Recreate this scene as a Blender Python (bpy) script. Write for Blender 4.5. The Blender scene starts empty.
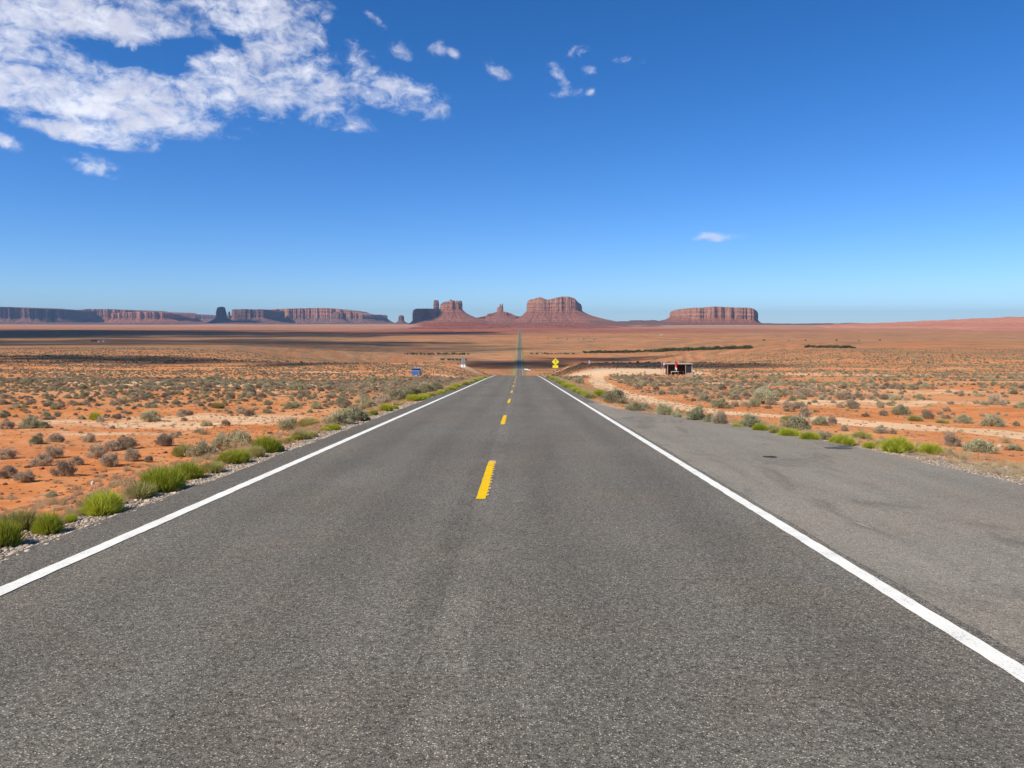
import bpy, bmesh, math, random
import numpy as np
from mathutils import Vector, Matrix
R = math.radians
random.seed(7)
rng = np.random.default_rng(11)
scene = bpy.context.scene
COL = scene.collection

# ------------------------------------------------------------------ camera
F = 769.0
CAM = np.array([0.55, 0.0, 1.75])
PITCH = math.atan(60.0 / F); YAW = math.atan(7.7 / F)
cd = bpy.data.cameras.new('camera'); cam = bpy.data.objects.new('camera', cd); COL.objects.link(cam)
cd.sensor_width = 36; cd.lens = F / 1024 * 36; cd.clip_start = 0.1; cd.clip_end = 90000
cam.location = CAM; cam.rotation_euler = (math.pi / 2 - PITCH, 0, YAW)
scene.camera = cam
_m = cam.rotation_euler.to_matrix()
RV, UV, FV = np.array(_m.col[0]), np.array(_m.col[1]), -np.array(_m.col[2])
def ray(px, row):
    d = FV + (px - 512) / F * RV + (384 - row) / F * UV
    return d
def at_y(px, row, Y):
    d = ray(px, row); return CAM + d * ((Y - CAM[1]) / d[1])

# ------------------------------------------------------------------ light
SUN_EL = R(42); SUN_DIR = np.array([-0.82, -0.57, 0.0]); SUN_DIR /= np.linalg.norm(SUN_DIR)
SUN_DIR = np.array([SUN_DIR[0] * math.cos(SUN_EL), SUN_DIR[1] * math.cos(SUN_EL), math.sin(SUN_EL)])
sd = bpy.data.lights.new('sun', 'SUN'); sd.energy = 5.0; sd.angle = R(0.53); sd.color = (1.0, 0.93, 0.82)
so = bpy.data.objects.new('sun', sd); COL.objects.link(so)
so.rotation_euler = Vector(-SUN_DIR).to_track_quat('-Z', 'Y').to_euler()
so.location = (-30, -20, 60)
scene.view_settings.view_transform = 'Standard'
scene.view_settings.look = 'None'; scene.view_settings.gamma = 1; scene.view_settings.exposure = 0.30
scene.view_settings.use_curve_mapping = False
scene.cycles.volume_bounces = 0
scene.cycles.max_bounces = 6

class NT:
    """small node helper"""
    def __init__(s, tree):
        s.t = tree; s.n = tree.nodes; s.l = tree.links
    def new(s, typ, **kw):
        nd = s.n.new(typ)
        for k, v in kw.items():
            if k.startswith('i_'): nd.inputs[k[2:].replace('_', ' ')].default_value = v
            else: setattr(nd, k, v)
        return nd
    def put(s, sock, v):
        if hasattr(v, 'is_output') or isinstance(v, bpy.types.NodeSocket): s.l.new(v, sock)
        else: sock.default_value = v
    def math(s, op, a, b=0.0, c=0.0, clamp=False):
        nd = s.new('ShaderNodeMath', operation=op, use_clamp=clamp)
        for i, v in enumerate((a, b, c)): s.put(nd.inputs[i], v)
        return nd.outputs[0]
    def ss(s, v, lo, hi, a=0.0, b=1.0):
        nd = s.new('ShaderNodeMapRange', interpolation_type='SMOOTHSTEP')
        s.put(nd.inputs[0], v)
        for i, q in zip((1, 2, 3, 4), (lo, hi, a, b)): s.put(nd.inputs[i], q)
        return nd.outputs[0]
    def lin(s, v, lo, hi, a=0.0, b=1.0):
        nd = s.new('ShaderNodeMapRange'); s.put(nd.inputs[0], v)
        for i, q in zip((1, 2, 3, 4), (lo, hi, a, b)): s.put(nd.inputs[i], q)
        return nd.outputs[0]
    def noise(s, vec, scale, detail=3, rough=0.55, dist=0.0, sc=None):
        if sc is not None:
            mp = s.new('ShaderNodeMapping'); s.l.new(vec, mp.inputs[0]); mp.inputs['Scale'].default_value = sc
            vec = mp.outputs[0]
        nd = s.new('ShaderNodeTexNoise'); s.l.new(vec, nd.inputs['Vector'])
        nd.inputs['Scale'].default_value = scale; nd.inputs['Detail'].default_value = detail
        nd.inputs['Roughness'].default_value = rough; nd.inputs['Distortion'].default_value = dist
        return nd.outputs[0]
    def mix(s, f, a, b, blend='MIX'):
        nd = s.new('ShaderNodeMix', data_type='RGBA', blend_type=blend)
        s.put(nd.inputs[0], f)
        for sock, v in ((nd.inputs[6], a), (nd.inputs[7], b)):
            if isinstance(v, tuple): v = (*v, 1) if len(v) == 3 else v
            s.put(sock, v)
        return nd.outputs[2]
    def attr(s, name):
        return s.new('ShaderNodeAttribute', attribute_name=name).outputs['Fac']

world = bpy.data.worlds.new('World'); scene.world = world; world.use_nodes = True
W = NT(world.node_tree)
for n in list(W.n): W.n.remove(n)
sky = W.new('ShaderNodeTexSky', sky_type='NISHITA'); sky.sun_disc = False
sky.sun_elevation = SUN_EL; sky.sun_rotation = math.atan2(SUN_DIR[0], SUN_DIR[1])
sky.altitude = 1600; sky.air_density = 1.0; sky.dust_density = 0.15; sky.ozone_density = 2.5
geo = W.new('ShaderNodeNewGeometry')
inv = W.new('ShaderNodeVectorMath', operation='SCALE'); W.l.new(geo.outputs['Incoming'], inv.inputs[0]); inv.inputs['Scale'].default_value = -1
sep = W.new('ShaderNodeSeparateXYZ'); W.l.new(inv.outputs[0], sep.inputs[0])
AZ = W.math('ARCTAN2', sep.outputs[0], sep.outputs[1])
EL = W.math('ARCSINE', sep.outputs[2])
cmb = W.new('ShaderNodeCombineXYZ'); W.l.new(AZ, cmb.inputs[0]); W.l.new(EL, cmb.inputs[1])
UVW = cmb.outputs[0]
def azel(px, row):
    d = ray(px, row); d = d / np.linalg.norm(d)
    return math.atan2(d[0], d[1]), math.asin(d[2])
# clouds seen in the sky: px, row, half width, half height, tilt, strength
CL = [(10,10,130,34,-2,.98),(110,16,90,26,0,.95),(190,18,50,20,10,.8),(-40,60,90,40,0,.9),(20,40,50,14,0,.7),(250,12,60,22,6,.86),(20,90,90,22,-4,.92),(110,92,90,22,-4,.88),(170,84,70,22,10,.92),
      (225,78,80,28,14,.90),(275,74,55,34,16,.86),(285,30,36,28,-10,.8),(310,88,40,24,-10,.8),(120,118,90,14,0,.88),(80,132,60,9,-6,.85),(100,140,22,6,0,.7),
      (395,92,50,17,-14,.78),(375,75,24,12,-30,.66),(360,60,28,16,-40,.6),(95,166,22,9,-10,.64),(325,14,16,12,-50,.62),(375,20,14,6,-30,.56),(400,50,14,9,-30,.6),
      (437,49,10,8,0,.58),(453,53,10,5,-20,.46),(498,70,17,10,-25,.50),(557,72,12,7,-40,.62),(565,84,10,9,-50,.62),(568,93,20,5,4,.62),(590,92,7,4,0,.6),
      (580,52,16,6,0,.6),(588,70,12,5,0,.6),(625,60,26,5,-6,.6),(713,237,26,5.0,0,.70),(3,141,16,7,-10,.85),
      (220,137,30,6,0,.5),(330,120,40,9,-6,.5)]
HOLES = [(130,56,60,10,-3,.85),(180,46,30,10,14,.7),(20,63,40,3,0,.35),(228,40,24,7,-35,.45),(60,118,60,4,0,.35),(300,60,40,5,20,.3),(120,6,40,4,0,.3)]
acc = None
for (px, row, a, b, rot, st) in CL:
    u, v = azel(px, row)
    mp = W.new('ShaderNodeMapping', vector_type='TEXTURE'); W.l.new(UVW, mp.inputs[0])
    mp.inputs['Location'].default_value = (u, v, 0)
    mp.inputs['Rotation'].default_value = (0, 0, R(rot))
    k = 1.45
    mp.inputs['Scale'].default_value = (a * k / F, b * k / F, 1)
    g = W.new('ShaderNodeTexGradient', gradient_type='SPHERICAL'); W.l.new(mp.outputs[0], g.inputs[0])
    q = W.math('MULTIPLY', g.outputs[1], st * (1.7 if a > 32 else 1.22))
    q = W.math('MINIMUM', q, st)
    acc = q if acc is None else W.math('SMOOTH_MAX', acc, q, 0.12)
hole = None
for (px, row, a, b, rot, st) in HOLES:
    u, v = azel(px, row)
    mp = W.new('ShaderNodeMapping', vector_type='TEXTURE'); W.l.new(UVW, mp.inputs[0])
    mp.inputs['Location'].default_value = (u, v, 0); mp.inputs['Rotation'].default_value = (0, 0, R(rot)); mp.inputs['Scale'].default_value = (a * 1.5 / F, b * 1.5 / F, 1)
    g = W.new('ShaderNodeTexGradient', gradient_type='SPHERICAL'); W.l.new(mp.outputs[0], g.inputs[0])
    q = W.math('MULTIPLY', g.outputs[1], st * 1.2)
    hole = q if hole is None else W.math('MAXIMUM', hole, q)
hole = W.math('MULTIPLY', hole, W.ss(W.noise(UVW, 20.0, 6, 0.6, 0.6, (1, 1.6, 1)), 0.30, 0.52, 0.35, 1.15))
acc = W.math('SUBTRACT', acc, hole)
n1 = W.noise(UVW, 9.0, 9, 0.60, 0.5, (1, 1.7, 1))
n2 = W.noise(UVW, 42.0, 6, 0.62, 0.5, (1, 1.45, 1))
n3 = W.noise(UVW, 150.0, 3, 0.6, 0.3, (1, 1.4, 1))
nn = W.math('ADD', W.math('MULTIPLY', n1, 0.40), W.math('MULTIPLY', n2, 0.50))
nn = W.math('ADD', nn, W.math('MULTIPLY', n3, 0.10))
dens = W.math('ADD', acc, W.math('MULTIPLY', W.math('SUBTRACT', nn, 0.5), 3.6))
cov = W.ss(dens, 0.20, 1.30)
covs = W.math('MULTIPLY', W.math('MULTIPLY', cov, W.ss(acc, 0.10, 0.42)), 0.93)
thick = W.ss(dens, 0.75, 1.7)
puff = W.ss(W.noise(UVW, 17.0, 6, 0.6, 0.4, (1, 1.6, 1)), 0.33, 0.68)
skyc = W.new('ShaderNodeHueSaturation'); W.l.new(sky.outputs[0], skyc.inputs['Color'])
skyc.inputs['Saturation'].default_value = 1.25
low = W.ss(EL, 0.0, 0.42)
skyt = W.mix(1.0, skyc.outputs[0], W.mix(W.ss(EL, 0.42, 0.75), W.mix(low, (0.66, 0.88, 1.27), (0.43, 0.81, 1.12)), (1.35, 1.12, 0.92)), 'MULTIPLY')  # unseen high sky is tinted warm so that shade turns less blue
ccol = W.mix(puff, (6.3, 6.5, 7.6), (8.3, 8.5, 9.3))
ccol = W.mix(W.math('MULTIPLY', thick, W.ss(puff, 1.0, 0.2)), ccol, (5.4, 5.5, 6.6))
final = W.mix(covs, skyt, ccol)
bg = W.new('ShaderNodeBackground'); bg.inputs['Strength'].default_value = 0.095; W.l.new(final, bg.inputs[0])
wo = W.new('ShaderNodeOutputWorld'); W.l.new(bg.outputs[0], wo.inputs[0])

# ------------------------------------------------------------------ helpers
def tag(o, label=None, cat=None, group=None, kind=None):
    if label: o['label'] = label
    if cat: o['category'] = cat
    if group: o['group'] = group
    if kind: o['kind'] = kind
    return o
def mesh_obj(name, verts, faces, mat=None, parent=None, smooth=False):
    me = bpy.data.meshes.new(name)
    me.from_pydata([tuple(map(float, v)) for v in verts], [], [tuple(map(int, f)) for f in faces]); me.update()
    return link_mesh(name, me, mat, parent, smooth)
def link_mesh(name, me, mat=None, parent=None, smooth=False):
    o = bpy.data.objects.new(name, me); COL.objects.link(o)
    for m in (mat if isinstance(mat, (list, tuple)) else [mat]):
        if m: me.materials.append(m)
    if parent: o.parent = parent
    if smooth:
        me.polygons.foreach_set('use_smooth', np.ones(len(me.polygons), bool)); me.update()
    return o
def empty(name, loc, rz=0):
    o = bpy.data.objects.new(name, None); COL.objects.link(o); o.location = [float(v) for v in loc]; o.rotation_euler = (0, 0, rz)
    o.empty_display_size = 0.2
    return o
def fast_mesh(name, V, Q):
    """V (n,3), Q (m,k) faces with equal vertex count"""
    V = np.asarray(V, np.float32); Q = np.asarray(Q, np.int32)
    me = bpy.data.meshes.new(name); k = Q.shape[1]
    me.vertices.add(len(V)); me.vertices.foreach_set('co', V.ravel())
    me.loops.add(Q.size); me.loops.foreach_set('vertex_index', Q.ravel())
    me.polygons.add(len(Q)); me.polygons.foreach_set('loop_start', np.arange(0, Q.size, k, dtype=np.int32))
    me.polygons.foreach_set('loop_total', np.full(len(Q), k, np.int32))
    me.update(calc_edges=True); return me
def grid_mesh(name, X, Y, Z):
    """2-D arrays -> quad grid"""
    nr, nc = X.shape
    V = np.stack([X, Y, Z], -1).reshape(-1, 3)
    i = np.arange(nr * nc).reshape(nr, nc)
    Q = np.stack([i[:-1, :-1], i[:-1, 1:], i[1:, 1:], i[1:, :-1]], -1).reshape(-1, 4)
    return fast_mesh(name, V, Q)
def set_attr(me, name, arr):
    a = me.attributes.new(name, 'FLOAT', 'POINT'); a.data.foreach_set('value', np.ascontiguousarray(arr, np.float32).ravel())
def sst(x, a, b):
    t = np.clip((np.asarray(x, float) - a) / (b - a), 0, 1); return t * t * (3 - 2 * t)
def pchip(xk, yk):
    xk = np.array(xk, float); yk = np.array(yk, float); h = np.diff(xk); d = np.diff(yk) / h
    m = np.zeros(len(xk)); m[0] = d[0]; m[-1] = d[-1]
    for i in range(1, len(xk) - 1):
        if d[i-1] * d[i] > 0:
            w1 = 2*h[i] + h[i-1]; w2 = h[i] + 2*h[i-1]
            m[i] = (w1 + w2) / (w1 / d[i-1] + w2 / d[i])
    def f(x):
        x = np.asarray(x, float); j = np.clip(np.searchsorted(xk, x) - 1, 0, len(h) - 1)
        t = (x - xk[j]) / h[j]; t = np.clip(t, -5, 5); H = h[j]
        return ((2*t**3 - 3*t**2 + 1)*yk[j] + (t**3 - 2*t**2 + t)*H*m[j] + (-2*t**3 + 3*t**2)*yk[j+1] + (t**3 - t**2)*H*m[j+1])
    return f
_perm = np.random.default_rng(5).random((256, 256))
def vnoise(x, y):
    x = np.asarray(x, float); y = np.asarray(y, float)
    xi = np.floor(x).astype(int); yi = np.floor(y).astype(int); fx = x - xi; fy = y - yi
    fx = fx*fx*(3-2*fx); fy = fy*fy*(3-2*fy)
    g = lambda a, b: _perm[a & 255, b & 255]
    return (g(xi,yi)*(1-fx)+g(xi+1,yi)*fx)*(1-fy)+(g(xi,yi+1)*(1-fx)+g(xi+1,yi+1)*fx)*fy - 0.5
def fbm(x, y, o=4):
    s = 0; a = 1
    for k in range(o):
        s = s + a * vnoise(x * 2**k + 17.3*k, y * 2**k - 9.1*k); a *= 0.5
    return s

# ------------------------------------------------------------------ terrain function
S0 = -0.052
z_road = pchip([-80, 0, 60, 100, 125, 160, 250, 400, 600, 750, 850, 1000, 1300, 1800, 2500, 3500, 5000, 7000, 9000, 12000, 20000, 40000],
               [-80*S0, 0, 60*S0, 100*S0, 125*S0-.15, -9.2, -16, -27, -41, -49, -52, -53, -52.6, -51.2, -50.2, -48.3, -43.8, -34.7, -21.7, -6, 2, 3])
z_hill = pchip([-80, 0, 60, 100, 130, 250, 350, 450, 600, 850, 1000, 1300, 1800, 2500, 3500, 5000, 7000, 9000, 12000, 20000, 40000],
               [-80*S0, 0, 60*S0, 100*S0, -7, -12.4, -15.6, -24, -38, -50.5, -53, -52.6, -51.2, -50.2, -48.3, -43.8, -34.7, -21.7, -6, 2, 3])
z_grad = pchip([-80, 0, 60, 100, 130, 250, 400, 700, 1200, 2500, 5000, 7000, 9000, 12000, 20000, 40000],
               [-80*S0, 0, 60*S0, 100*S0, -7, -12.2, -16.5, -22.6, -31, -43.8, -45, -34.7, -21.7, -6, 2, 3])
x_right = pchip([-80, 0, 6, 11, 14.3, 17, 20, 24, 27, 30.6, 34, 60, 200, 40000],
                [8.1, 8.0, 7.85, 7.72, 7.6, 7.42, 7.0, 6.1, 5.1, 4.15, 3.95, 3.9, 3.9, 3.9])
X_LEFT = -4.0
def edge_dist(x, y):
    return np.maximum(X_LEFT - x, x - x_right(y))
def terr(x, y, fine=True):
    x = np.asarray(x, float); y = np.asarray(y, float)
    d = edge_dist(x, y); zr = z_road(y)
    t = np.abs(x) / (np.maximum(y, 0) + 100)
    k = sst(t + 0.03 * vnoise(x / 90 + 3, y / 200), 0.08, 0.38)
    zs = z_hill(y) * (1 - k) + z_grad(y) * k
    z = zr + (zs - zr) * sst(d, 2, 27)
    drop = np.where(x < 0, 0.62, 0.32)
    z = z - 0.03 - drop * sst(d, 0.7, 4.2) + 0.11
    z = z - 0.11 * sst(d, -0.4, 0.25) * 1.0
    if fine:
        z = z + sst(d, .5, 5) * (0.16 * fbm(x / 4.5, y / 4.5, 4) + 0.5 * fbm(x / 30, y / 30, 2) * sst(d, 5, 40))
        z = z + sst(y, 150, 900) * sst(np.abs(x), 30, 200) * 2.0 * fbm(x / 260, y / 260, 3)
        z = z + sst(y, 3000, 7000) * sst(np.abs(x + y*0.0004), 30, 600) * 14.0 * fbm(x / 1500, y / 1500, 3)
    pave = sst(-d, 0.05, 0.35)
    return z * (1 - pave) + (zr - 0.14) * pave
def hit(px, row):
    """where the sight line of a photo point meets the ground"""
    d = ray(px, row)
    s = np.geomspace(4, 30000, 6000)
    P = CAM[None] + d[None] * s[:, None]
    under = P[:, 2] < terr(P[:, 0], P[:, 1])
    i = int(np.argmax(under))
    if not under[i]: i = len(s) - 1
    lo, hi = s[i-1], s[i]
    for _ in range(20):
        m = (lo + hi) / 2; p = CAM + d * m
        if p[2] < terr(p[0], p[1]): hi = m
        else: lo = m
    p = CAM + d * hi
    return np.array([p[0], p[1], float(terr(p[0], p[1]))])
def depth(p): return float(np.dot(np.asarray(p) - CAM, FV))

# ------------------------------------------------------------------ materials
def principled(name, rough=0.9, spec=0.2):
    m = bpy.data.materials.new(name); m.use_nodes = True
    T = NT(m.node_tree); b = T.n['Principled BSDF']
    b.inputs['Roughness'].default_value = rough; b.inputs['Specular IOR Level'].default_value = spec
    return m, T, b
def flat(name, col, rough=0.7, spec=0.3, metal=0.0, var=0.12, scale=8):
    m, T, b = principled(name, rough, spec)
    tc = T.new('ShaderNodeTexCoord')
    n = T.noise(tc.outputs['Object'], scale, 5, 0.6)
    c = T.mix(T.ss(n, 0.3, 0.7), tuple(v * (1 - var) for v in col), tuple(min(1, v * (1 + var)) for v in col))
    T.l.new(c, b.inputs['Base Color']); b.inputs['Metallic'].default_value = metal
    return m
def pos(T): return T.new('ShaderNodeNewGeometry').outputs['Position']
def bump(T, b, h, strength, dist):
    bn = T.new('ShaderNodeBump'); bn.inputs['Strength'].default_value = strength; bn.inputs['Distance'].default_value = dist
    T.l.new(h, bn.inputs['Height']); T.l.new(bn.outputs[0], b.inputs['Normal'])

# asphalt
def asphalt(name, base_lo, base_hi, pull=False):
    m, T, b = principled(name, 0.85, 0.12)
    P = pos(T)
    sx = T.new('ShaderNodeSeparateXYZ'); T.l.new(P, sx.inputs[0])
    fine = T.noise(P, 150, 3, 0.85)
    mid = T.noise(P, 34, 4, 0.7)
    mid2 = T.noise(P, 9, 4, 0.6)
    lng = T.noise(P, 1.0, 5, 0.6, 0.2, (1.6, 0.10, 1))
    big = T.noise(P, 0.35, 4, 0.55)
    f = T.math('ADD', T.math('MULTIPLY', fine, 0.68), T.math('MULTIPLY', mid, 0.32))
    spk = T.ss(f, 0.40, 0.60)
    c = T.mix(spk, base_lo, base_hi)
    vo = T.new('ShaderNodeTexVoronoi'); T.l.new(P, vo.inputs['Vector']); vo.inputs['Scale'].default_value = 95
    vsep = T.new('ShaderNodeSeparateColor'); T.l.new(vo.outputs['Color'], vsep.inputs[0])
    light = T.math('MULTIPLY', T.ss(vsep.outputs[0], 0.80, 0.90), T.ss(vo.outputs['Distance'], 0.55, 0.3))
    c = T.mix(T.math('MULTIPLY', light, 0.72), c, (0.66, 0.58, 0.48))
    dark = T.math('MULTIPLY', T.ss(vsep.outputs[1], 0.80, 0.95), T.ss(vo.outputs['Distance'], 0.6, 0.35))
    c = T.mix(T.math('MULTIPLY', dark, 0.7), c, (0.03, 0.028, 0.027))
    # broad tone
    v = T.lin(lng, 0.25, 0.75, 0.90, 1.12)
    v2 = T.lin(big, 0.3, 0.7, 0.92, 1.08); v3 = T.lin(mid2, 0.3, 0.7, 0.93, 1.07)
    v = T.math('MULTIPLY', T.math('MULTIPLY', v, v2), v3)
    if not pull:
        # wheel tracks and the seam between the two lanes
        seamx = T.math('ADD', sx.outputs[0], T.math('MULTIPLY', T.math('SUBTRACT', T.noise(P, 0.8, 3, 0.6, 0, (0, 1, 0)), 0.5), 0.10))
        sd_ = T.math('ABSOLUTE', T.math('ADD', seamx, 0.06))
        seam = T.math('MAXIMUM', T.math('MULTIPLY', T.ss(T.math('ABSOLUTE', T.math('ADD', seamx, 0.11)), 0.15, 0.06), T.ss(T.noise(P, 1.3, 4, 0.7), 0.38, 0.62, 0.0, 0.6)), T.math('MULTIPLY', T.ss(T.math('ABSOLUTE', T.math('ADD', seamx, 0.02)), 0.022, 0.008), T.ss(T.noise(P, 2.5, 5, 0.8), 0.46, 0.56)))
        v = T.math('MULTIPLY', v, T.lin(seam, 0, 1, 1.0, 0.78))
        band = T.math('ABSOLUTE', T.math('SUBTRACT', seamx, 0.13))
        v = T.math('MULTIPLY', v, T.lin(T.math('MULTIPLY', T.ss(band, 0.17, 0.10), T.ss(T.noise(P, 0.7, 4, 0.7), 0.36, 0.6)), 0, 1, 1.0, 1.16))
        for cx in (-2.5, -0.95, 0.95, 2.5):
            tr = T.ss(T.math('ABSOLUTE', T.math('SUBTRACT', sx.outputs[0], cx)), 0.5, 0.1)
            v = T.math('MULTIPLY', v, T.lin(tr, 0, 1, 1.0, 0.90))
        edge = T.ss(T.math('MULTIPLY', sx.outputs[0], -1.0), 3.42, 3.6)
        v = T.math('MULTIPLY', v, T.lin(edge, 0, 1, 1.0, 0.86))
    else:
        st = T.noise(P, 0.9, 6, 0.65, 1.2, (1, 0.35, 1))
        v = T.math('MULTIPLY', v, T.lin(T.ss(st, 0.5, 0.68), 0, 1, 1.0, 0.74))
        sc = T.noise(P, 2.2, 6, 0.7, 0.4, (1.0, 0.14, 1))
        v = T.math('MULTIPLY', v, T.lin(T.ss(sc, 0.60, 0.72), 0, 1, 1.0, 1.16))
    vec = T.new('ShaderNodeVectorMath', operation='SCALE'); T.l.new(c, vec.inputs[0]); T.l.new(v, vec.inputs['Scale'])
    warm = T.ss(T.noise(P, 0.55, 3, 0.6, 0.5), 0.42, 0.66)
    c2 = T.mix(T.math('MULTIPLY', warm, 0.55), vec.outputs[0], T.mix(1.0, vec.outputs[0], (1.05, 0.985, 0.93), 'MULTIPLY'))
    T.l.new(c2, b.inputs['Base Color'])
    bump(T, b, T.math('ADD', fine, T.math('MULTIPLY', vo.outputs['Distance'], 0.7)), 0.55, 0.006)
    return m
M_ASPH = asphalt('asphalt', (0.036, 0.032, 0.027), (0.262, 0.236, 0.196))
M_PULL = asphalt('worn_asphalt', (0.138, 0.123, 0.100), (0.335, 0.300, 0.246), True)

def paint(name, col, under):
    m, T, b = principled(name, 0.75, 0.1); P = pos(T)
    n = T.noise(P, 70, 4, 0.75); n2 = T.noise(P, 3, 5, 0.7)
    wear = T.math('MULTIPLY', T.ss(T.math('ADD', n, T.math('MULTIPLY', n2, 0.5)), 0.80, 0.95), 0.75)
    dirt = T.lin(n2, 0.3, 0.8, 1.0, 0.88)
    vec = T.new('ShaderNodeVectorMath', operation='SCALE'); vec.inputs[0].default_value = col; T.l.new(dirt, vec.inputs['Scale'])
    T.l.new(T.mix(wear, vec.outputs[0], under), b.inputs['Base Color'])
    bump(T, b, n, 0.3, 0.003)
    return m
M_WHITE = paint('white_line_paint', (0.82, 0.80, 0.74), (0.2, 0.19, 0.17))
M_YEL = paint('yellow_line_paint', (0.80, 0.50, 0.002), (0.2, 0.18, 0.1))
M_YOLD = paint('faded_yellow_paint', (0.66, 0.47, 0.22), (0.2, 0.18, 0.1))

# desert ground
def ground_mat():
    m, T, b = principled('desert_ground', 0.95, 0.05)
    P = pos(T)
    sx = T.new('ShaderNodeSeparateXYZ'); T.l.new(P, sx.inputs[0])
    n_big = T.noise(P, 0.05, 5, 0.6, 0.3)
    n_mid = T.noise(P, 0.45, 6, 0.65)
    n_fine = T.noise(P, 6.0, 6, 0.7)
    n_peb = T.noise(P, 45, 4, 0.7)
    c = T.mix(T.ss(n_mid, 0.35, 0.65), (0.50, 0.160, 0.046), (0.61, 0.240, 0.085))
    c = T.mix(T.math('MULTIPLY', T.ss(n_big, 0.42, 0.66), 0.7), c, (0.60, 0.32, 0.16))
    c = T.mix(T.math('MULTIPLY', T.ss(T.noise(P, 1.6, 7, 0.7), 0.50, 0.68), 0.6), c, (0.62, 0.36, 0.20))
    c = T.mix(T.math('MULTIPLY', T.ss(T.noise(P, 3.1, 8, 0.8), 0.56, 0.66), 0.55), c, (0.24, 0.12, 0.07))
    c = T.mix(T.math('MULTIPLY', T.ss(n_peb, 0.62, 0.70), 0.5), c, (0.62, 0.42, 0.27))
    c = T.mix(T.math('MULTIPLY', T.ss(n_fine, 0.55, 0.8), 0.5), c, (0.33, 0.12, 0.06))
    # far bands: long streaks of dry grass and soil
    st = T.noise(P, 1.0, 6, 0.62, 0.4, (0.0011, 0.0030, 1))
    st2 = T.noise(P, 1.0, 7, 0.7, 0.2, (0.0045, 0.012, 1))
    far = T.attr('far')
    cf = T.mix(T.ss(st, 0.36, 0.64), (0.48, 0.165, 0.060), (0.44, 0.215, 0.090))
    cf = T.mix(T.math('MULTIPLY', T.ss(st2, 0.48, 0.62), 0.75), cf, (0.50, 0.21, 0.095))
    st3 = T.noise(P, 1.0, 8, 0.72, 0.2, (0.013, 0.0065, 1))
    st5 = T.noise(P, 1.0, 7, 0.68, 0.2, (0.0034, 0.0013, 1))
    cf = T.mix(T.math('MULTIPLY', T.ss(st5, 0.50, 0.60), 0.7), cf, (0.26, 0.165, 0.080))
    cf = T.mix(T.math('MULTIPLY', T.ss(T.noise(P, 1.0, 6, 0.68, 0.2, (0.0021, 0.0017, 1)), 0.53, 0.63), 0.7), cf, (0.50, 0.26, 0.14))
    cf = T.mix(T.math('MULTIPLY', T.ss(st3, 0.51, 0.60), 0.75), cf, (0.19, 0.125, 0.065))
    st4 = T.noise(P, 1.0, 6, 0.7, 0.3, (0.0007, 0.0045, 1))
    cf = T.mix(T.math('MULTIPLY', T.ss(st4, 0.50, 0.66), 0.6), cf, (0.21, 0.12, 0.075))
    c = T.mix(far, c, cf)
    # vegetation speckle
    veg = T.attr('veg')
    vs = T.noise(P, 0.55, 5, 0.75, 0.0, (0.55, 0.75, 1))
    vs2 = T.noise(P, 0.06, 5, 0.7, 0.0, (0.7, 1.0, 1))
    vm = T.math('ADD', T.math('MULTIPLY', vs, 0.6), T.math('MULTIPLY', vs2, 0.4))
    th = T.lin(veg, 0, 1, 0.72, 0.40)
    vmask = T.math('MULTIPLY', T.ss(T.math('SUBTRACT', vm, th), -0.03, 0.05), T.ss(veg, 0.0, 0.1))
    vc = T.mix(T.ss(T.noise(P, 0.012, 4, 0.6), 0.4, 0.62), (0.17, 0.115, 0.068), (0.26, 0.175, 0.090))
    c = T.mix(T.math('MULTIPLY', vmask, 0.85), c, vc)
    # colour zones; olive mostly paints partial cloud shade on the left plain
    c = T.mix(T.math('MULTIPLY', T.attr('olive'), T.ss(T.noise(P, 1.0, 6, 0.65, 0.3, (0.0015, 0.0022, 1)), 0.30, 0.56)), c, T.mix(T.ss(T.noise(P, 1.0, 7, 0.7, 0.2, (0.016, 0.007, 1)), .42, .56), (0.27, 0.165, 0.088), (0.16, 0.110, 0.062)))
    red = T.attr('red')
    rn = T.math('MULTIPLY', red, T.ss(T.noise(P, 1.0, 5, 0.6, 0.5, (0.0016, 0.004, 1)), 0.25, 0.55))
    c = T.mix(rn, c, T.mix(T.ss(T.noise(P, 1.0, 4, 0.6, 0.5, (0.002, 0.009, 1)), 0.4, 0.6), (0.16, 0.045, 0.032), (0.36, 0.105, 0.055)))
    pink = T.attr('pink')
    c = T.mix(T.math('MULTIPLY', pink, 0.8), c, (0.43, 0.235, 0.165))
    pale = T.attr('pale')
    pe = T.ss(T.math('ADD', pale, T.math('MULTIPLY', T.math('SUBTRACT', T.noise(P, 0.35, 6, 0.65), 0.5), 0.9)), 0.4, 0.62)
    c = T.mix(T.math('MULTIPLY', pe, 0.9), c, T.mix(T.ss(n_mid, 0.3, 0.7), (0.64, 0.40, 0.23), (0.74, 0.53, 0.33)))
    grn = T.attr('verge')
    c = T.mix(T.math('MULTIPLY', grn, 0.75), c, (0.20, 0.21, 0.08))
    # gravel shoulder
    gr = T.attr('gravel')
    vo = T.new('ShaderNodeTexVoronoi'); T.l.new(P, vo.inputs['Vector']); vo.inputs['Scale'].default_value = 28
    vsep = T.new('ShaderNodeSeparateColor'); T.l.new(vo.outputs['Color'], vsep.inputs[0])
    gc = T.mix(vsep.outputs[0], (0.23, 0.18, 0.14), (0.62, 0.52, 0.42))
    gc = T.mix(T.ss(vo.outputs['Distance'], 0.45, 0.75), gc, (0.17, 0.10, 0.065))
    ge = T.ss(T.math('ADD', gr, T.math('MULTIPLY', T.math('SUBTRACT', T.noise(P, 3.5, 5, 0.7), 0.5), 0.9)), 0.42, 0.60)
    c = T.mix(ge, c, gc)
    T.l.new(c, b.inputs['Base Color'])
    near = T.ss(far, 0.6, 0.0)
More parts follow.
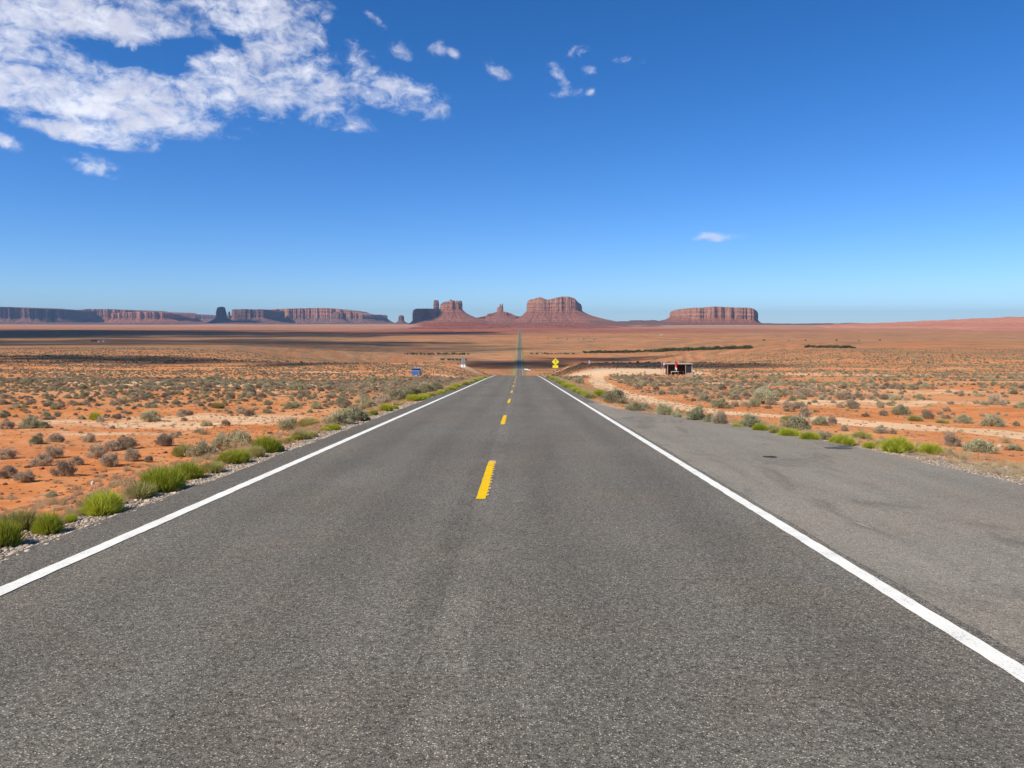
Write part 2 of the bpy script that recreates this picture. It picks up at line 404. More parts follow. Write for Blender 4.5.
    h = T.math('ADD', T.math('MULTIPLY', n_fine, 0.6), T.math('MULTIPLY', n_peb, 0.18))
    h = T.math('ADD', h, T.math('MULTIPLY', T.math('MULTIPLY', T.ss(vo.outputs['Distance'], 0.8, 0.1), ge), 0.3))
    bump(T, b, T.math('MULTIPLY', h, near), 0.6, 0.07)
    return m
M_GROUND = ground_mat()

# ------------------------------------------------------------------ ground sheet
ys = 10 * np.sinh(np.linspace(math.asinh(-5), math.asinh(3600), 820))
xs = 3 * np.sinh(np.linspace(-math.asinh(8500), math.asinh(8500), 860))
XG, YG = np.meshgrid(xs, ys)
ZG = terr(XG, YG)
me = grid_mesh('ground', XG, YG, ZG)
DG = edge_dist(XG, YG)
fy = np.maximum(YG, 0)
far = sst(np.hypot(XG, YG), 260, 900)
veg = 0.10 * sst(YG, 30, 150) + 0.34 * sst(YG, 180, 500) + 0.08 * sst(YG, 700, 1500)
veg = veg + 0.25 * fbm(XG / 500 + 9, YG / 350, 3) * sst(YG, 200, 900)
veg = np.where(YG > 4500, veg * (1 - 0.5 * sst(YG, 4500, 8000)), veg)
veg *= sst(DG, 1, 6)
# orange belt just before the far side of the valley
belt = np.exp(-((YG - 950) / 300)**2) * sst(np.abs(XG), 0, 30)
veg -= 0.20 * belt * (XG / (YG + 1) < .9) * (XG / (YG + 1) > -.3)
def p_ell(px, row, sx_, sy_):
    p = hit(px, row); return np.exp(-(((XG - p[0]) / sx_)**2 + ((YG - p[1]) / sy_)**2) ** 1.5)
red = np.zeros_like(XG)
for (px, Y, sx_, sy_, a) in ((480, 5900, 1000, 2100, 1.0), (430, 6200, 600, 1600, 1.0), (590, 5800, 900, 1700, .9), (690, 5600, 900, 1300, .6), (200, 6500, 3000, 900, .5), (-100, 5600, 2500, 900, .5)):
    p = at_y(px, 330, Y); red = np.maximum(red, a * np.exp(-(((XG - p[0]) / sx_)**2 + ((YG - Y) / sy_)**2)**2))
pink = 0.9 * sst(YG, 8200, 9800) + 0.3 * sst(YG, 4500, 7500)
pale = np.zeros_like(XG)
for (px, row, sx_, sy_, a) in ((615, 371, 19, 52, 1.2), (650, 371, 16, 48, 1.15), (592, 373, 12, 40, 1.0), (455, 377, 12, 22, .62), (470, 369, 10, 40, .6), (440, 385, 10, 12, .4), (560, 370, 6, 20, .5),(300,392,22,14,.45),(130,425,8,3.5,.6),(60,432,7,3,.55),(210,418,8,5,.6),(1010,470,3,2,.5),(880,402,14,7,.55),(760,385,16,12,.6),(200,384,30,16,.6),(380,384,16,14,.6),(950,392,18,9,.5),(330,372,30,30,.5),(850,374,40,22,.55),(60,372,50,30,.5)):
    pale = np.maximum(pale, a * p_ell(px, row, sx_, sy_))
def track(pts, w, amp=1.0):
    out = np.zeros_like(XG); P = [hit(*p) for p in pts]
    sel = (YG > 5) & (YG < 260) & (np.abs(XG) < 260); xa, ya = XG[sel], YG[sel]; best = np.full(xa.shape, 1e9)
    for a, b_ in zip(P[:-1], P[1:]):
        dx, dy = b_[0]-a[0], b_[1]-a[1]; L = dx*dx + dy*dy + 1e-9
        t = np.clip(((xa-a[0])*dx + (ya-a[1])*dy) / L, 0, 1)
        best = np.minimum(best, np.hypot(xa-a[0]-t*dx, ya-a[1]-t*dy))
    out[sel] = amp * sst(best, w * 1.3, w * 0.4); return out
TRACK = [(1100, 443), (1024, 436), (960, 431), (880, 425), (820, 419), (760, 415), (700, 410), (655, 402), (630, 396), (606, 388), (596, 380), (600, 372)]
trk = track(TRACK, 1.4, 0.80)
trk2 = track([(640, 398), (700, 396), (760, 392)], 1.2, .5)
pale = np.maximum(pale, np.maximum(trk, trk2))
left_strip = sst(X_LEFT - XG, 0.75 + 0.15*np.sin(YG), 0.35) * (XG < 0)
dr = XG - x_right(YG)
wr = 0.35 + 1.3 * sst(YG, 19, 11)
right_strip = np.where(XG > 0, sst(dr, wr * 1.5, wr * .5), 0)
gravel = np.where(YG < 400, np.maximum(left_strip, right_strip), 0) * 1.0
olive = 0.55 * sst(YG, 520, 900) * sst(YG, 3600, 2600) * sst(-XG / np.maximum(YG, 1), 0.02, 0.30) + 0.12 * sst(YG, 1300, 1700) * sst(YG, 4500, 3200)  # left term paints partial cloud shade as darker ground, the rest is faint tone
verge = np.exp(-((DG - 2.5) / 2.2)**2) * sst(YG, 350, 800) * sst(YG, 9000, 5000)
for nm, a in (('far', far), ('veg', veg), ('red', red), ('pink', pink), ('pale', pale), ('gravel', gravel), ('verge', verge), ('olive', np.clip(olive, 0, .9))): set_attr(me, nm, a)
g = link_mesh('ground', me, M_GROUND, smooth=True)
tag(g, 'orange red desert sand stretching to the horizon on both sides of the road', kind='structure')

# ------------------------------------------------------------------ road
RY = ys[(ys > -45) & (ys < 8600)]
def bend(y): return -9.0 * sst(y, 300, 3500)
def strip(name, xl, xr, mat, ysel, lift, parent=None, n=10):
    yv = ysel; t = np.linspace(0, 1, n)
    A = np.array([xl(y) for y in yv]); B = np.array([xr(y) for y in yv])
    X = A[:, None] + (B - A)[:, None] * t[None]; Y = np.repeat(yv[:, None], n, 1)
    Z = np.repeat(z_road(yv)[:, None], n, 1) + lift * (1 + np.maximum(Y - 150, 0) / 250.0)
    me = grid_mesh(name, X, Y, Z)
    return link_mesh(name, me, mat, parent, smooth=True)
wob = lambda y, s: 0.035 * float(vnoise(y * 1.7 + s, s)) * 2 + 0.05 * float(vnoise(y * .4 + s, s + 4))
# fine stations close to the camera so the worn edges show
RYf = np.concatenate([np.arange(-45, 45, 0.12), RY[RY > 45]])
road = strip('road', lambda y: X_LEFT + (wob(y, 1) if y < 60 else 0) , lambda y: (3.50 + 0.6 * wob(y, 3)) if y < 34 else 3.9, M_ASPH, RYf, 0.03, n=12)
tag(road, 'long straight two lane asphalt road running away to the buttes', kind='structure')
pull_y = np.arange(-45, 34.01, 0.12)
pull = strip('pavement', lambda y: 3.502 + 0.6 * wob(y, 3), lambda y: max(float(x_right(y)) + wob(y, 9), 3.7), M_PULL, pull_y, 0.03, n=14)
tag(pull, 'worn lighter grey paved pullout beside the right lane', kind='structure')
# edge lines and centre dashes are parts of the road
def wl(y, s): return 0.006 * float(vnoise(y * 9 + s, s)) * 2 + 0.004 * float(vnoise(y * .3 + s, s)) * 2
strip('edge_line', lambda y: -3.435 + wl(y, 2), lambda y: -3.285 + wl(y, 5), M_WHITE, RYf[RYf < 1500], 0.036, road, 3)
strip('edge_line', lambda y: 3.27 + wl(y, 7), lambda y: 3.41 + wl(y, 3), M_WHITE, RYf[RYf < 1500], 0.036, road, 3)
k = 0
y0 = 9.62
while y0 + 12.05 * k < 330:
    a = y0 + 12.05 * k; L = 3.68
    yv = np.linspace(a, a + L, 14 if k < 4 else 6)
    z = z_road(yv) + 0.036 * (1 + np.maximum(yv - 150, 0) / 250.0)
    V = []; Fc = []
    for j, (y, zz) in enumerate(zip(yv, z)):
        x0 = 0.0 + wl(y, 4); x1 = 0.118 + wl(y, 8)
        V += [(x0, y, zz), (x1, y, zz)]
    Fc = [(2*i, 2*i+1, 2*i+3, 2*i+2) for i in range(len(yv)-1)]
    dsh = mesh_obj('centre_dash', V, Fc, M_YEL, road)
    if k < 4:
        # saw-tooth rim of an older coat showing on the right and at the far end
        V = []; Fc = []; nT = 13
        for q in range(nT):
            ya = a + 0.2 + (L - .2) * q / nT; yb = ya + (L - .2) / nT * 0.72
            tl_ = random.uniform(-.012, .018); zz = float(z_road(ya)) + 0.034; zb = float(z_road(yb)) + 0.034; i = len(V)
            V += [(0.10, ya, zz), (0.150 + tl_, ya + 0.08, zz), (0.148 + tl_, yb, zb), (0.10, yb, zb)]; Fc.append((i, i+1, i+2, i+3))
        i = len(V); ye = a + L
        V += [(0.01, ye - .05, float(z_road(ye)) + .0335), (0.13, ye - .05, float(z_road(ye)) + .0335), (0.125, ye + .22, float(z_road(ye + .22)) + .0335), (0.02, ye + .24, float(z_road(ye+.24)) + .0335)]
        Fc.append((i, i+1, i+2, i+3))
        mesh_obj('faded_rim', V, Fc, M_YOLD, dsh)
    k += 1
M_TAR = flat('dark_tar', (0.035, 0.033, 0.032), 0.8, 0.2, var=.3, scale=5)
M_TAR2 = flat('oil_stain', (0.085, 0.08, 0.073), 0.8, 0.2, var=.2, scale=3)
def stain(cx, cy, a, b, mat, z=0.034, n=18, seed=0, parent=None, name='tar_spot'):
    r = random.Random(seed); V = [(cx, cy, float(z_road(cy)) + z)]
    for i in range(n):
        t = 2 * math.pi * i / n; q = 1 + r.uniform(-.22, .22)
        x, y = cx + a * q * math.cos(t), cy + b * q * math.sin(t); V.append((x, y, float(z_road(y)) + z))
    return mesh_obj(name, V, [(0, 1 + i, 1 + (i + 1) % n) for i in range(n)], mat, parent)
for i in range(6):
    stain(-0.03 - 0.012*i, 9.7 - 0.27 * i, 0.012, 0.02, M_TAR, seed=i, n=8, parent=road)
def pull_hit(px, row):
    d = ray(px, row); s = (-(CAM[2])) / (d[2] - S0 * d[1]); return CAM + d * s
for (px, row, w, l, mt) in ((770, 458.5, .12, .14, M_TAR), (838, 449.5, .30, .22, M_TAR2), (847, 447.5, .16, .14, M_TAR2)):
    p = pull_hit(px, row); stain(p[0], p[1], w, l, mt, seed=int(px), parent=pull)
M_SCUFF = flat('pale_scuff', (0.34, 0.32, 0.29), 0.85, 0.2, var=.15, scale=30)
for (x0, r0, x1, r1) in ((853, 524, 873, 532), (905, 501, 915, 504)):
    a_, b_ = pull_hit(x0, r0), pull_hit(x1, r1); d = (b_ - a_); nrm = np.array([-d[1], d[0], 0]); nrm /= np.linalg.norm(nrm)
    V = []
    for t, w in ((0, .004), (.3, .014), (.7, .012), (1, .003)):
        c = a_ + d * t; V += [c + nrm * w + [0, 0, .034], c - nrm * w + [0, 0, .034]]
    mesh_obj('scuff_mark', V, [(2*i, 2*i+1, 2*i+3, 2*i+2) for i in range(3)], M_SCUFF, pull)

# ------------------------------------------------------------------ rock materials for the buttes
def rock(name, c1, c2, c3, band=70, bd=90):
    m, T, b = principled(name, 0.95, 0.05); P = pos(T)
    sx = T.new('ShaderNodeSeparateXYZ'); T.l.new(P, sx.inputs[0])
    warp = T.noise(P, 0.004, 3, 0.5)
    zz = T.math('ADD', sx.outputs[2], T.math('MULTIPLY', warp, 40))
    cz = T.new('ShaderNodeCombineXYZ'); T.l.new(T.math('MULTIPLY', zz, 1.0 / band), cz.inputs[2])
    strat = T.noise(cz.outputs[0], 1.6, 5, 0.7)
    c = T.mix(T.ss(strat, 0.35, 0.65), c1, c2)
    vs = T.noise(P, 1.0, 6, 0.7, 0.3, (0.012, 0.012, 0.0016))
    c = T.mix(T.math('MULTIPLY', T.ss(vs, 0.52, 0.72), 0.5), c, c3)
    c = T.mix(T.math('MULTIPLY', T.ss(T.noise(cz.outputs[0], 6.5, 3, 0.8), 0.54, 0.60), 0.6), c, c3)
    p2 = T.noise(P, 0.02, 6, 0.7)
    c = T.mix(T.math('MULTIPLY', T.ss(p2, 0.5, 0.75), 0.5), c, tuple(v * 0.6 for v in c3))
    T.l.new(c, b.inputs['Base Color'])
    bump(T, b, T.math('ADD', T.math('MULTIPLY', T.noise(P, 0.02, 7, 0.7, 0, (1, 1, .25)), 1.2), T.math('MULTIPLY', strat, 0.6)), 1.0, bd)
    return m
M_CLIFF = rock('red_sandstone', (0.44, 0.180, 0.100), (0.66, 0.34, 0.21), (0.22, 0.085, 0.06))
M_CLIFFD = rock('dark_sandstone', (0.22, 0.115, 0.10), (0.33, 0.165, 0.125), (0.12, 0.065, 0.06))  # darker copy of the sandstone for towers and some mesas
M_TALUS = rock('talus_shale', (0.31, 0.095, 0.052), (0.55, 0.24, 0.14), (0.22, 0.080, 0.055), band=42)
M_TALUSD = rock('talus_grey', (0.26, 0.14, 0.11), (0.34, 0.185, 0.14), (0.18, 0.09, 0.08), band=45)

M_PINK = rock('pink_shale', (0.44, 0.145, 0.080), (0.60, 0.28, 0.17), (0.32, 0.11, 0.07), band=22, bd=12)
M_REDH = rock('red_shale', (0.20, 0.062, 0.042), (0.40, 0.135, 0.08), (0.13, 0.05, 0.04), band=14, bd=25)
def butte(name, label, cat, D, sil, base_row, foot_row, thick, talus=1.7, mats=(None, None), flute=1.0, seed=0, talus_l=None, talus_r=None, step=None, group=None, base_sil=None):
    """cliff part and talus apron part under one empty; sil = photo outline points read at distance D"""
    r = np.random.default_rng(seed)
    P = [at_y(px, row, D) for px, row in sil]
    xk = np.array([p[0] for p in P]); zk = np.array([p[2] for p in P])
    xm = (xk[0] + xk[-1]) / 2
    zb = float(at_y(512, base_row, D)[2]); zf = float(at_y(512, foot_row, D)[2])
    step = step or D / F * 0.45
    n = max(16, int((xk[-1] - xk[0]) / step))
    xx = np.linspace(xk[0], xk[-1], n)
    top = np.interp(xx, xk, zk)
    top = top + step * 0.35 * r.standard_normal(n) * 0.5
    u = np.linspace(-1, 1, n); shp = np.sqrt(np.clip(1 - np.abs(u)**5, 0, 1)); shp = np.maximum(shp, 0.12)
    px_ = step
    s1 = xx / (px_ * 9) + seed * 3.1
    flf = (fbm(s1, s1 * 0 + seed, 5) * 4.6 * px_ + np.abs(vnoise(xx / (px_ * 2.0), xx * 0 + 5 + seed)) * 4.4 * px_ * (0.25 + np.clip(fbm(s1 * .8 + 5, s1 * 0 + 2, 2) + .4, 0, 1))) * flute
    flb = fbm(s1 + 40, s1 * 0 + seed, 4) * 4 * px_ * flute
    yf = D - thick / 2 * shp + flf * np.minimum(1, shp * 1.2); yb = D + thick / 2 * shp + flb
    # closed outline
    ox = np.concatenate([xx, xx[::-1]]); oy = np.concatenate([yf, yb[::-1]]); ot = np.concatenate([top, top[::-1]])
    N = len(ox)
    tx = np.roll(ox, -3) - np.roll(ox, 3); ty = np.roll(oy, -3) - np.roll(oy, 3)
    ln = np.hypot(tx, ty) + 1e-6; nx, ny = ty / ln, -tx / ln
    for _ in range(8):
        nx = (np.roll(nx, 1) + nx + np.roll(nx, -1)) / 3; ny = (np.roll(ny, 1) + ny + np.roll(ny, -1)) / 3
    root = empty(name, (xm, D, zf)); tag(root, label, cat, group)
    def rings(levels, mat, nm, cap=False):
        V = []; nl = len(levels)
        for (ofs, z, jit) in levels:
            j = jit * r.standard_normal(N)
            o = ofs + j
            X = ox + nx * o; Y = oy + ny * o
            V.append(np.stack([X - xm, Y - D, z - zf + np.zeros(N)], -1))
        V = np.concatenate(V); Q = []
        i = np.arange(N); i2 = (i + 1) % N
        for l in range(nl - 1):
            Q.append(np.stack([i + l * N, i2 + l * N, i2 + (l + 1) * N, i + (l + 1) * N], -1))
        if cap:
            b = (nl - 1) * N; k = np.arange(n - 1)
            Q.append(np.stack([b + k, b + k + 1, b + N - 2 - k, b + N - 1 - k], -1))
        me = fast_mesh(nm, V, np.concatenate(Q))
        return link_mesh(nm, me, mat, root)
    if base_sil:
        B = [at_y(px, row, D) for px, row in base_sil]; zbv = np.interp(ox, [p[0] for p in B], [p[2] for p in B])
    else: zbv = np.full(N, zb)
    zbv = np.minimum(zbv, ot - px_)
    H = ot - zbv
    ledge = 0.12 * px_
    lv = [(0.06 * H, zbv - 2*px_, 0), (0.045 * H, zbv, 0)]
    for f in (0.18, 0.36, 0.38, 0.55, 0.72, 0.74, 0.88):
        o = 0.03 * H * (1 - f) + (0.9 * px_ if f in (.36, .72) else 0.3 * px_)
        lv.append((o, zbv + H * f, 0.16 * px_))
    lv += [(0.0, zbv + H * 0.97, 0.1 * px_), (-0.25 * px_, ot, 0.1 * px_)]
    cf = rings(lv, mats[0], 'cliff', True)
    Ht = zbv - zf
    tl = np.full(N, talus)
    if talus_l is not None or talus_r is not None:
        uu = (ox - xm) / (xk[-1] - xm); tl = np.where(uu < 0, talus + (( talus_l or talus) - talus) * sst(-uu, .5, 1), talus + ((talus_r or talus) - talus) * sst(uu, .5, 1))
    lv = []
    gl = 1 + 0.22 * fbm(np.arange(N) / 12.0, np.full(N, seed + 2.0), 5)
    for f in (-0.25, 0.0, 0.10, 0.16, 0.165, 0.27, 0.34, 0.345, 0.46, 0.53, 0.535, 0.66, 0.74, 0.745, 0.86, 0.93, 1.0):
        st_ = 0.5 * px_ if f in (.16, .34, .53, .74) else 0
        o = tl * Ht * (1 - max(f, -.25)) ** 1.75 * (gl if f < .95 else 1) + 0.04 * H + st_ * np.clip(1 + 3 * fbm(np.arange(N) / 9.0, np.full(N, seed + f * 9), 2), 0, 2)
        lv.append((o, zf + Ht * f + 0.0, 0.22 * px_))
    rings(lv, mats[1], 'talus_slope')
    return root

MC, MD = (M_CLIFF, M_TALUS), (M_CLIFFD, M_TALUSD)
butte('sandstone_butte', 'broad red butte with a saddle in its flat top, right of the far road', 'butte', 12500,
      [(527, 304), (527.6, 300.9), (529.5, 300.0), (533, 299.6), (536, 298.3), (540, 297.6), (543, 299), (547, 300.4), (552, 299.2), (556, 298.0), (561, 297.2), (568, 297.3), (573, 298.6), (575, 300.5), (577.5, 303), (580.5, 304.5), (581.5, 308)],
      309.6, 323.5, 640, 1.5, MC, 1.0, 3, talus_l=1.5, talus_r=3.4)
butte('sandstone_butte', 'reddish mesa with a stepped flat top standing alone on the right horizon', 'mesa', 11500,
      [(671, 314), (673.5, 311.4), (678, 310.2), (684, 308.8), (689, 308.2), (698, 308.7), (704, 308.4), (706, 307.2), (714, 307.4), (726, 308.1), (741, 308.3), (746, 309.4), (751, 311.4), (754, 313.2), (755.5, 317)],
      317.5, 323.5, 900, 1.5, MC, 1.3, 5, talus_l=3.0, talus_r=1.1, base_sil=[(671, 316.5), (690, 318.5), (710, 317.0), (740, 318.5), (756, 320)])
butte('rock_spire', 'thin rock needle at the right end of the lone right mesa', 'rock spire', 11450, [(754.6, 317), (755.0, 314.6), (755.4, 314.8), (756, 318)], 319, 323.6, 40, 1.2, MC, .3, 6, step=6)
# castle group left of the road
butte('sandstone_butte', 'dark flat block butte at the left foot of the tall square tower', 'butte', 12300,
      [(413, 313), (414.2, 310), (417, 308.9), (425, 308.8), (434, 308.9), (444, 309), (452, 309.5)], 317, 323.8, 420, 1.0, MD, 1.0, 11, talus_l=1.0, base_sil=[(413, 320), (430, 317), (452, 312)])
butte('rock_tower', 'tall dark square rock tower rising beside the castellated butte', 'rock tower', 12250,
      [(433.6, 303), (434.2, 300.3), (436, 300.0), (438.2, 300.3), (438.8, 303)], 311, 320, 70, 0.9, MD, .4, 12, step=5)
butte('sandstone_butte', 'castellated pinkish butte with a row of small pinnacles along its top', 'butte', 12150,
      [(440.5, 306), (441.2, 302.6), (442, 305.6), (443.2, 301.9), (444.4, 305.0), (445.5, 301.2), (446.5, 304.2), (448.3, 300.8), (449.4, 303.2), (450.8, 299.4), (452.5, 301.6), (454, 300.4), (455.4, 302.2), (457.5, 300.4), (459, 301.9), (460.3, 300.6), (461.6, 300.9), (462, 304)],
      308, 322.5, 230, 1.6, MC, 1.2, 13, talus_l=2.2, talus_r=2.3, base_sil=[(440, 312), (448, 308), (462, 308.5)])
butte('rock_spire', 'slender twin pronged rock spire on a low ridge left of the broad butte', 'rock spire', 12600,
      [(497.2, 309), (497.6, 307.2), (499.4, 306.8), (499.9, 304.0), (500.5, 303.6), (501.0, 306.2), (501.7, 306.0), (502.1, 303.5), (502.7, 303.4), (503.1, 309)],
      311, 323, 90, 2.6, MC, .4, 14, step=5)
butte('sandstone_butte', 'long low red ridge carrying the twin pronged spire', 'ridge', 12700,
      [(474, 318.5), (480, 317.2), (486, 316), (488, 314), (494, 313), (500, 311), (506, 312), (511, 313.4), (515, 315.6), (522, 317)], 318.5, 323.5, 300, 2.0, (M_TALUS, M_TALUS), .8, 15)
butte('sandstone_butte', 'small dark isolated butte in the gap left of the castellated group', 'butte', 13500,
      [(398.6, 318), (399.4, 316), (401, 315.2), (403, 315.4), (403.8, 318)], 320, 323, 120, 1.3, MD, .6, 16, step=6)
# left row of mesas
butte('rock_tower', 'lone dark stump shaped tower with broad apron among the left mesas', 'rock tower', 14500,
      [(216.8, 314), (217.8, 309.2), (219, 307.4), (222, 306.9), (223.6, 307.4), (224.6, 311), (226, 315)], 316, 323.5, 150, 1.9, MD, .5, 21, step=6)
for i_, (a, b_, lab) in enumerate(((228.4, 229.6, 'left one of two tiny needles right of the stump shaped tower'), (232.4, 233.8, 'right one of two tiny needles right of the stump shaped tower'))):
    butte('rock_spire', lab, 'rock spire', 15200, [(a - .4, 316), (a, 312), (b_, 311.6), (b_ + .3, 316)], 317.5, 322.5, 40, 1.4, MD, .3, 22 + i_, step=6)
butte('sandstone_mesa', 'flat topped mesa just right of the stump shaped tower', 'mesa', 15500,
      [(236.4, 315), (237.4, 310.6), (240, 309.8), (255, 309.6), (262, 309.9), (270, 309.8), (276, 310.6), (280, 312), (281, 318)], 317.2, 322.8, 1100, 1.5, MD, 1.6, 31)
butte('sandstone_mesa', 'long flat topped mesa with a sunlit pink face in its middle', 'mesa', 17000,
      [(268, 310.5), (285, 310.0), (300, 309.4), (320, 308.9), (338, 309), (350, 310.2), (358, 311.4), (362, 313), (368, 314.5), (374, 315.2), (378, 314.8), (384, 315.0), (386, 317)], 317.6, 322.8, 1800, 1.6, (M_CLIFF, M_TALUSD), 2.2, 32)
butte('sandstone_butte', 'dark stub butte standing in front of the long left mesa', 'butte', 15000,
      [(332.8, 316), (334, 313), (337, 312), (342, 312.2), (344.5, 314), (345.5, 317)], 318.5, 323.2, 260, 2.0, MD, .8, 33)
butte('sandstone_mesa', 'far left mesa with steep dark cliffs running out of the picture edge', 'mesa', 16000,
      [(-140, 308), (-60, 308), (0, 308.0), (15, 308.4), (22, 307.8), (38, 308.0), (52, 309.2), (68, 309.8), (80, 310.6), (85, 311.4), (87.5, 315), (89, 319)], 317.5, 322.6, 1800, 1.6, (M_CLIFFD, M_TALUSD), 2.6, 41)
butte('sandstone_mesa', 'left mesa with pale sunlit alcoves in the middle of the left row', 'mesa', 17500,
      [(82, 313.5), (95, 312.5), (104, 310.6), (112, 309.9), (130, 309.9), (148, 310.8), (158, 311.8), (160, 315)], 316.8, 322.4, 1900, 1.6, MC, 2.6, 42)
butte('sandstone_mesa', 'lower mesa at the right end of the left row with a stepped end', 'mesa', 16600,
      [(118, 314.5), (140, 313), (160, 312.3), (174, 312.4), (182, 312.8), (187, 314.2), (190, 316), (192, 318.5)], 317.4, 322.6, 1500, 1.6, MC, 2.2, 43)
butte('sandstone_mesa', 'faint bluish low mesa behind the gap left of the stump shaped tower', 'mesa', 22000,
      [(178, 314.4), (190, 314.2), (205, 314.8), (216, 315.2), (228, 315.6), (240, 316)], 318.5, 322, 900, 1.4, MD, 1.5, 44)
def hill(sil, D, wid, mat, seed, name='hill', amp=1.0):
    P = [at_y(px, row, D) for px, row in sil]; xk = np.array([p[0] for p in P]); zk = np.array([p[2] for p in P])
    nx_, ny_ = max(40, int((xk[-1] - xk[0]) / (D / F * 0.8))), 60
    X, V = np.meshgrid(np.linspace(xk[0], xk[-1], nx_), np.linspace(-1, 1, ny_)); Y = D + V * wid
    base = terr(X, Y, False) - 12
    topz = np.interp(X, xk, zk)
    prof = np.clip(1 - np.abs(V) ** 1.5, 0, 1)
    u = np.linspace(0, 1, nx_)[None]; prof = prof * np.minimum(1, np.minimum(u, 1 - u) * 12)
    q = prof + 0.10 * np.sin(prof * 22) / 22 * 3
    nz = fbm(X / (D / F * 22) + seed, Y / (D / F * 16), 5) * (D / F) * 1.6 * amp * prof
    Z = base + (topz - base) * np.clip(q, 0, 1.02) + nz
    o = link_mesh(name, grid_mesh(name, X, Y, Z), mat)
    tag(o, kind='structure'); return o
hill([(820, 326), (860, 324.6), (900, 323), (925, 322.0), (950, 321.0), (968, 319.6), (980, 318.6), (1000, 318), (1024, 317.5), (1080, 317), (1200, 318), (1260, 322)], 7700, 2500, M_PINK, 2, amp=1.2)['label'] = 'long pink red bedded ridge on the far right horizon'
hill([(560, 323), (590, 321.8), (610, 321.2), (640, 321.4), (664, 321.2), (700, 322.4), (760, 323.3), (800, 323.6), (830, 323.2), (880, 323.4), (960, 323)], 11200, 900, M_TALUSD, 4)['label'] = 'low pinkish rise on the horizon between the two right buttes'
hill([(396, 331.5), (408, 329), (416, 326.8), (428, 325.0), (440, 323.6), (455, 322.9), (470, 323.2), (486, 324.6), (500, 325.4), (515, 326.4), (528, 326.4), (545, 325.2), (565, 325.4), (600, 327.0), (640, 328.8), (690, 330.5)], 7600, 1000, M_REDH, 16, amp=1.5)['label'] = 'dark red banded low hill the far road climbs into'
hill([(395, 329), (412, 326), (430, 323.4), (450, 321.8), (470, 321.6), (490, 323), (510, 323.6), (540, 323), (570, 322.4), (600, 324), (650, 325.6), (690, 327)], 9400, 800, M_TALUS, 6)['label'] = 'dark red low hill below the castellated butte where the road vanishes'
hill([(-200, 322), (0, 322.4), (100, 322.6), (220, 323.2), (330, 323.2), (420, 323.4), (500, 323.8)], 13200, 1200, M_TALUSD, 8)['label'] = 'pale low rise below the left row of mesas'
butte('sandstone_mesa', 'thin dark ledge on the horizon left of the lone right mesa', 'mesa', 11800, [(628, 321.5), (631, 320.4), (640, 320.3), (645, 320.8), (652, 320.2), (660, 321), (666, 321.6)], 321.8, 323.5, 260, 1.5, MD, 1, 51)

# ------------------------------------------------------------------ clouds overhead (outside the frame) that shade the plain
mcl, T, b = principled('cloud_vapour', 1.0, 0.0); b.inputs['Base Color'].default_value = (0.92, 0.92, 0.94, 1)
tb_ = T.new('ShaderNodeBsdfTransparent'); mx_ = T.new('ShaderNodeMixShader'); mx_.inputs[0].default_value = 0.33
T.l.new(tb_.outputs[0], mx_.inputs[1]); T.l.new(b.outputs[0], mx_.inputs[2]); T.l.new(mx_.outputs[0], T.n['Material Output'].inputs[0])
scene.cycles.transparent_max_bounces = 48
mcl2 = mcl.copy(); mcl2.name = 'thin_cloud_vapour'
for nd in mcl2.node_tree.nodes:
    if nd.type == 'MIX_SHADER': nd.inputs[0].default_value = 0.15
def cloud(cx, cy, ax, ay, alt, rot, seed, label, thin=False):
    """a cumulus whose shadow falls on ground centre (cx, cy) with half axes ax, ay"""
    r = random.Random(seed); zg = float(terr(cx, cy, False)); s = (alt - zg) / SUN_DIR[2]
    c = np.array([cx, cy, zg]) + SUN_DIR * s
    bm = bmesh.new()
    n = 110
    for i in range(n):
        q = math.sqrt(r.random()) * 1.0; t = r.uniform(0, 2 * math.pi)
        x, y = q * math.cos(t) * ax, q * math.sin(t) * ay
        rad = min(ax, ay) * r.uniform(0.10, 0.34) * (1.2 - 0.7 * q)
        sx_ = max(1.0, ax / ay * .35) if ax > ay else 1
        M = Matrix.Translation((x, y, r.uniform(0, .2) * rad)) @ Matrix.Diagonal((rad * sx_ * 1.3, rad * (max(1.0, ay / ax * .35) if ay > ax else 1) * 1.3, rad * 0.6, 1))
        bmesh.ops.create_icosphere(bm, subdivisions=3, radius=1.0, matrix=M)
    for v in bm.verts:
        p = v.co; k = min(ax, ay) * 0.10
        v.co = p + Vector((vnoise(p.x / k / 2, p.y / k / 2 + p.z / k) * k * 1.6, vnoise(p.y / k / 2 + 7, p.x / k / 2) * k * 1.6, vnoise(p.x / k, p.y / k) * k * .5))
    me = bpy.data.meshes.new('cloud'); bm.to_mesh(me); bm.free()
    o = link_mesh('cloud', me, mcl2 if thin else mcl, smooth=True); o.location = c; o.rotation_euler = (0, 0, rot); tag(o, label, kind='structure'); return o
cloud(-3150, 4000, 2900, 1750, 4200, 0.0, 1, 'high cloud whose shadow darkens the far left plain')
cloud(-210, 405, 200, 62, 1500, R(-33), 2, 'small cloud shading the strip of plain on the left')
cloud(52, 305, 50, 60, 1500, R(-8), 3, 'small cloud shading the crest right of the road', True)
cloud(130, 1190, 120, 75, 2200, R(-4), 10, 'small cloud shading the plain above the stall', True)
cloud(-5, 1060, 95, 120, 1700, 0, 4, 'small cloud shading the dip in the road', True)
cloud(-11200, 15400, 700, 900, 6000, 0.2, 5, 'high cloud shading the far left mesa')
cloud(-9000, 15400, 420, 700, 6000, 0.2, 15, 'high cloud shading the right part of the far left mesa')
cloud(-5700, 14300, 900, 700, 6000, 0.2, 6, 'high cloud shading the mesa right of the stump tower')
cloud(-1420, 12150, 420, 260, 6000, 0.2, 7, 'high cloud shading the dark block butte and tower')
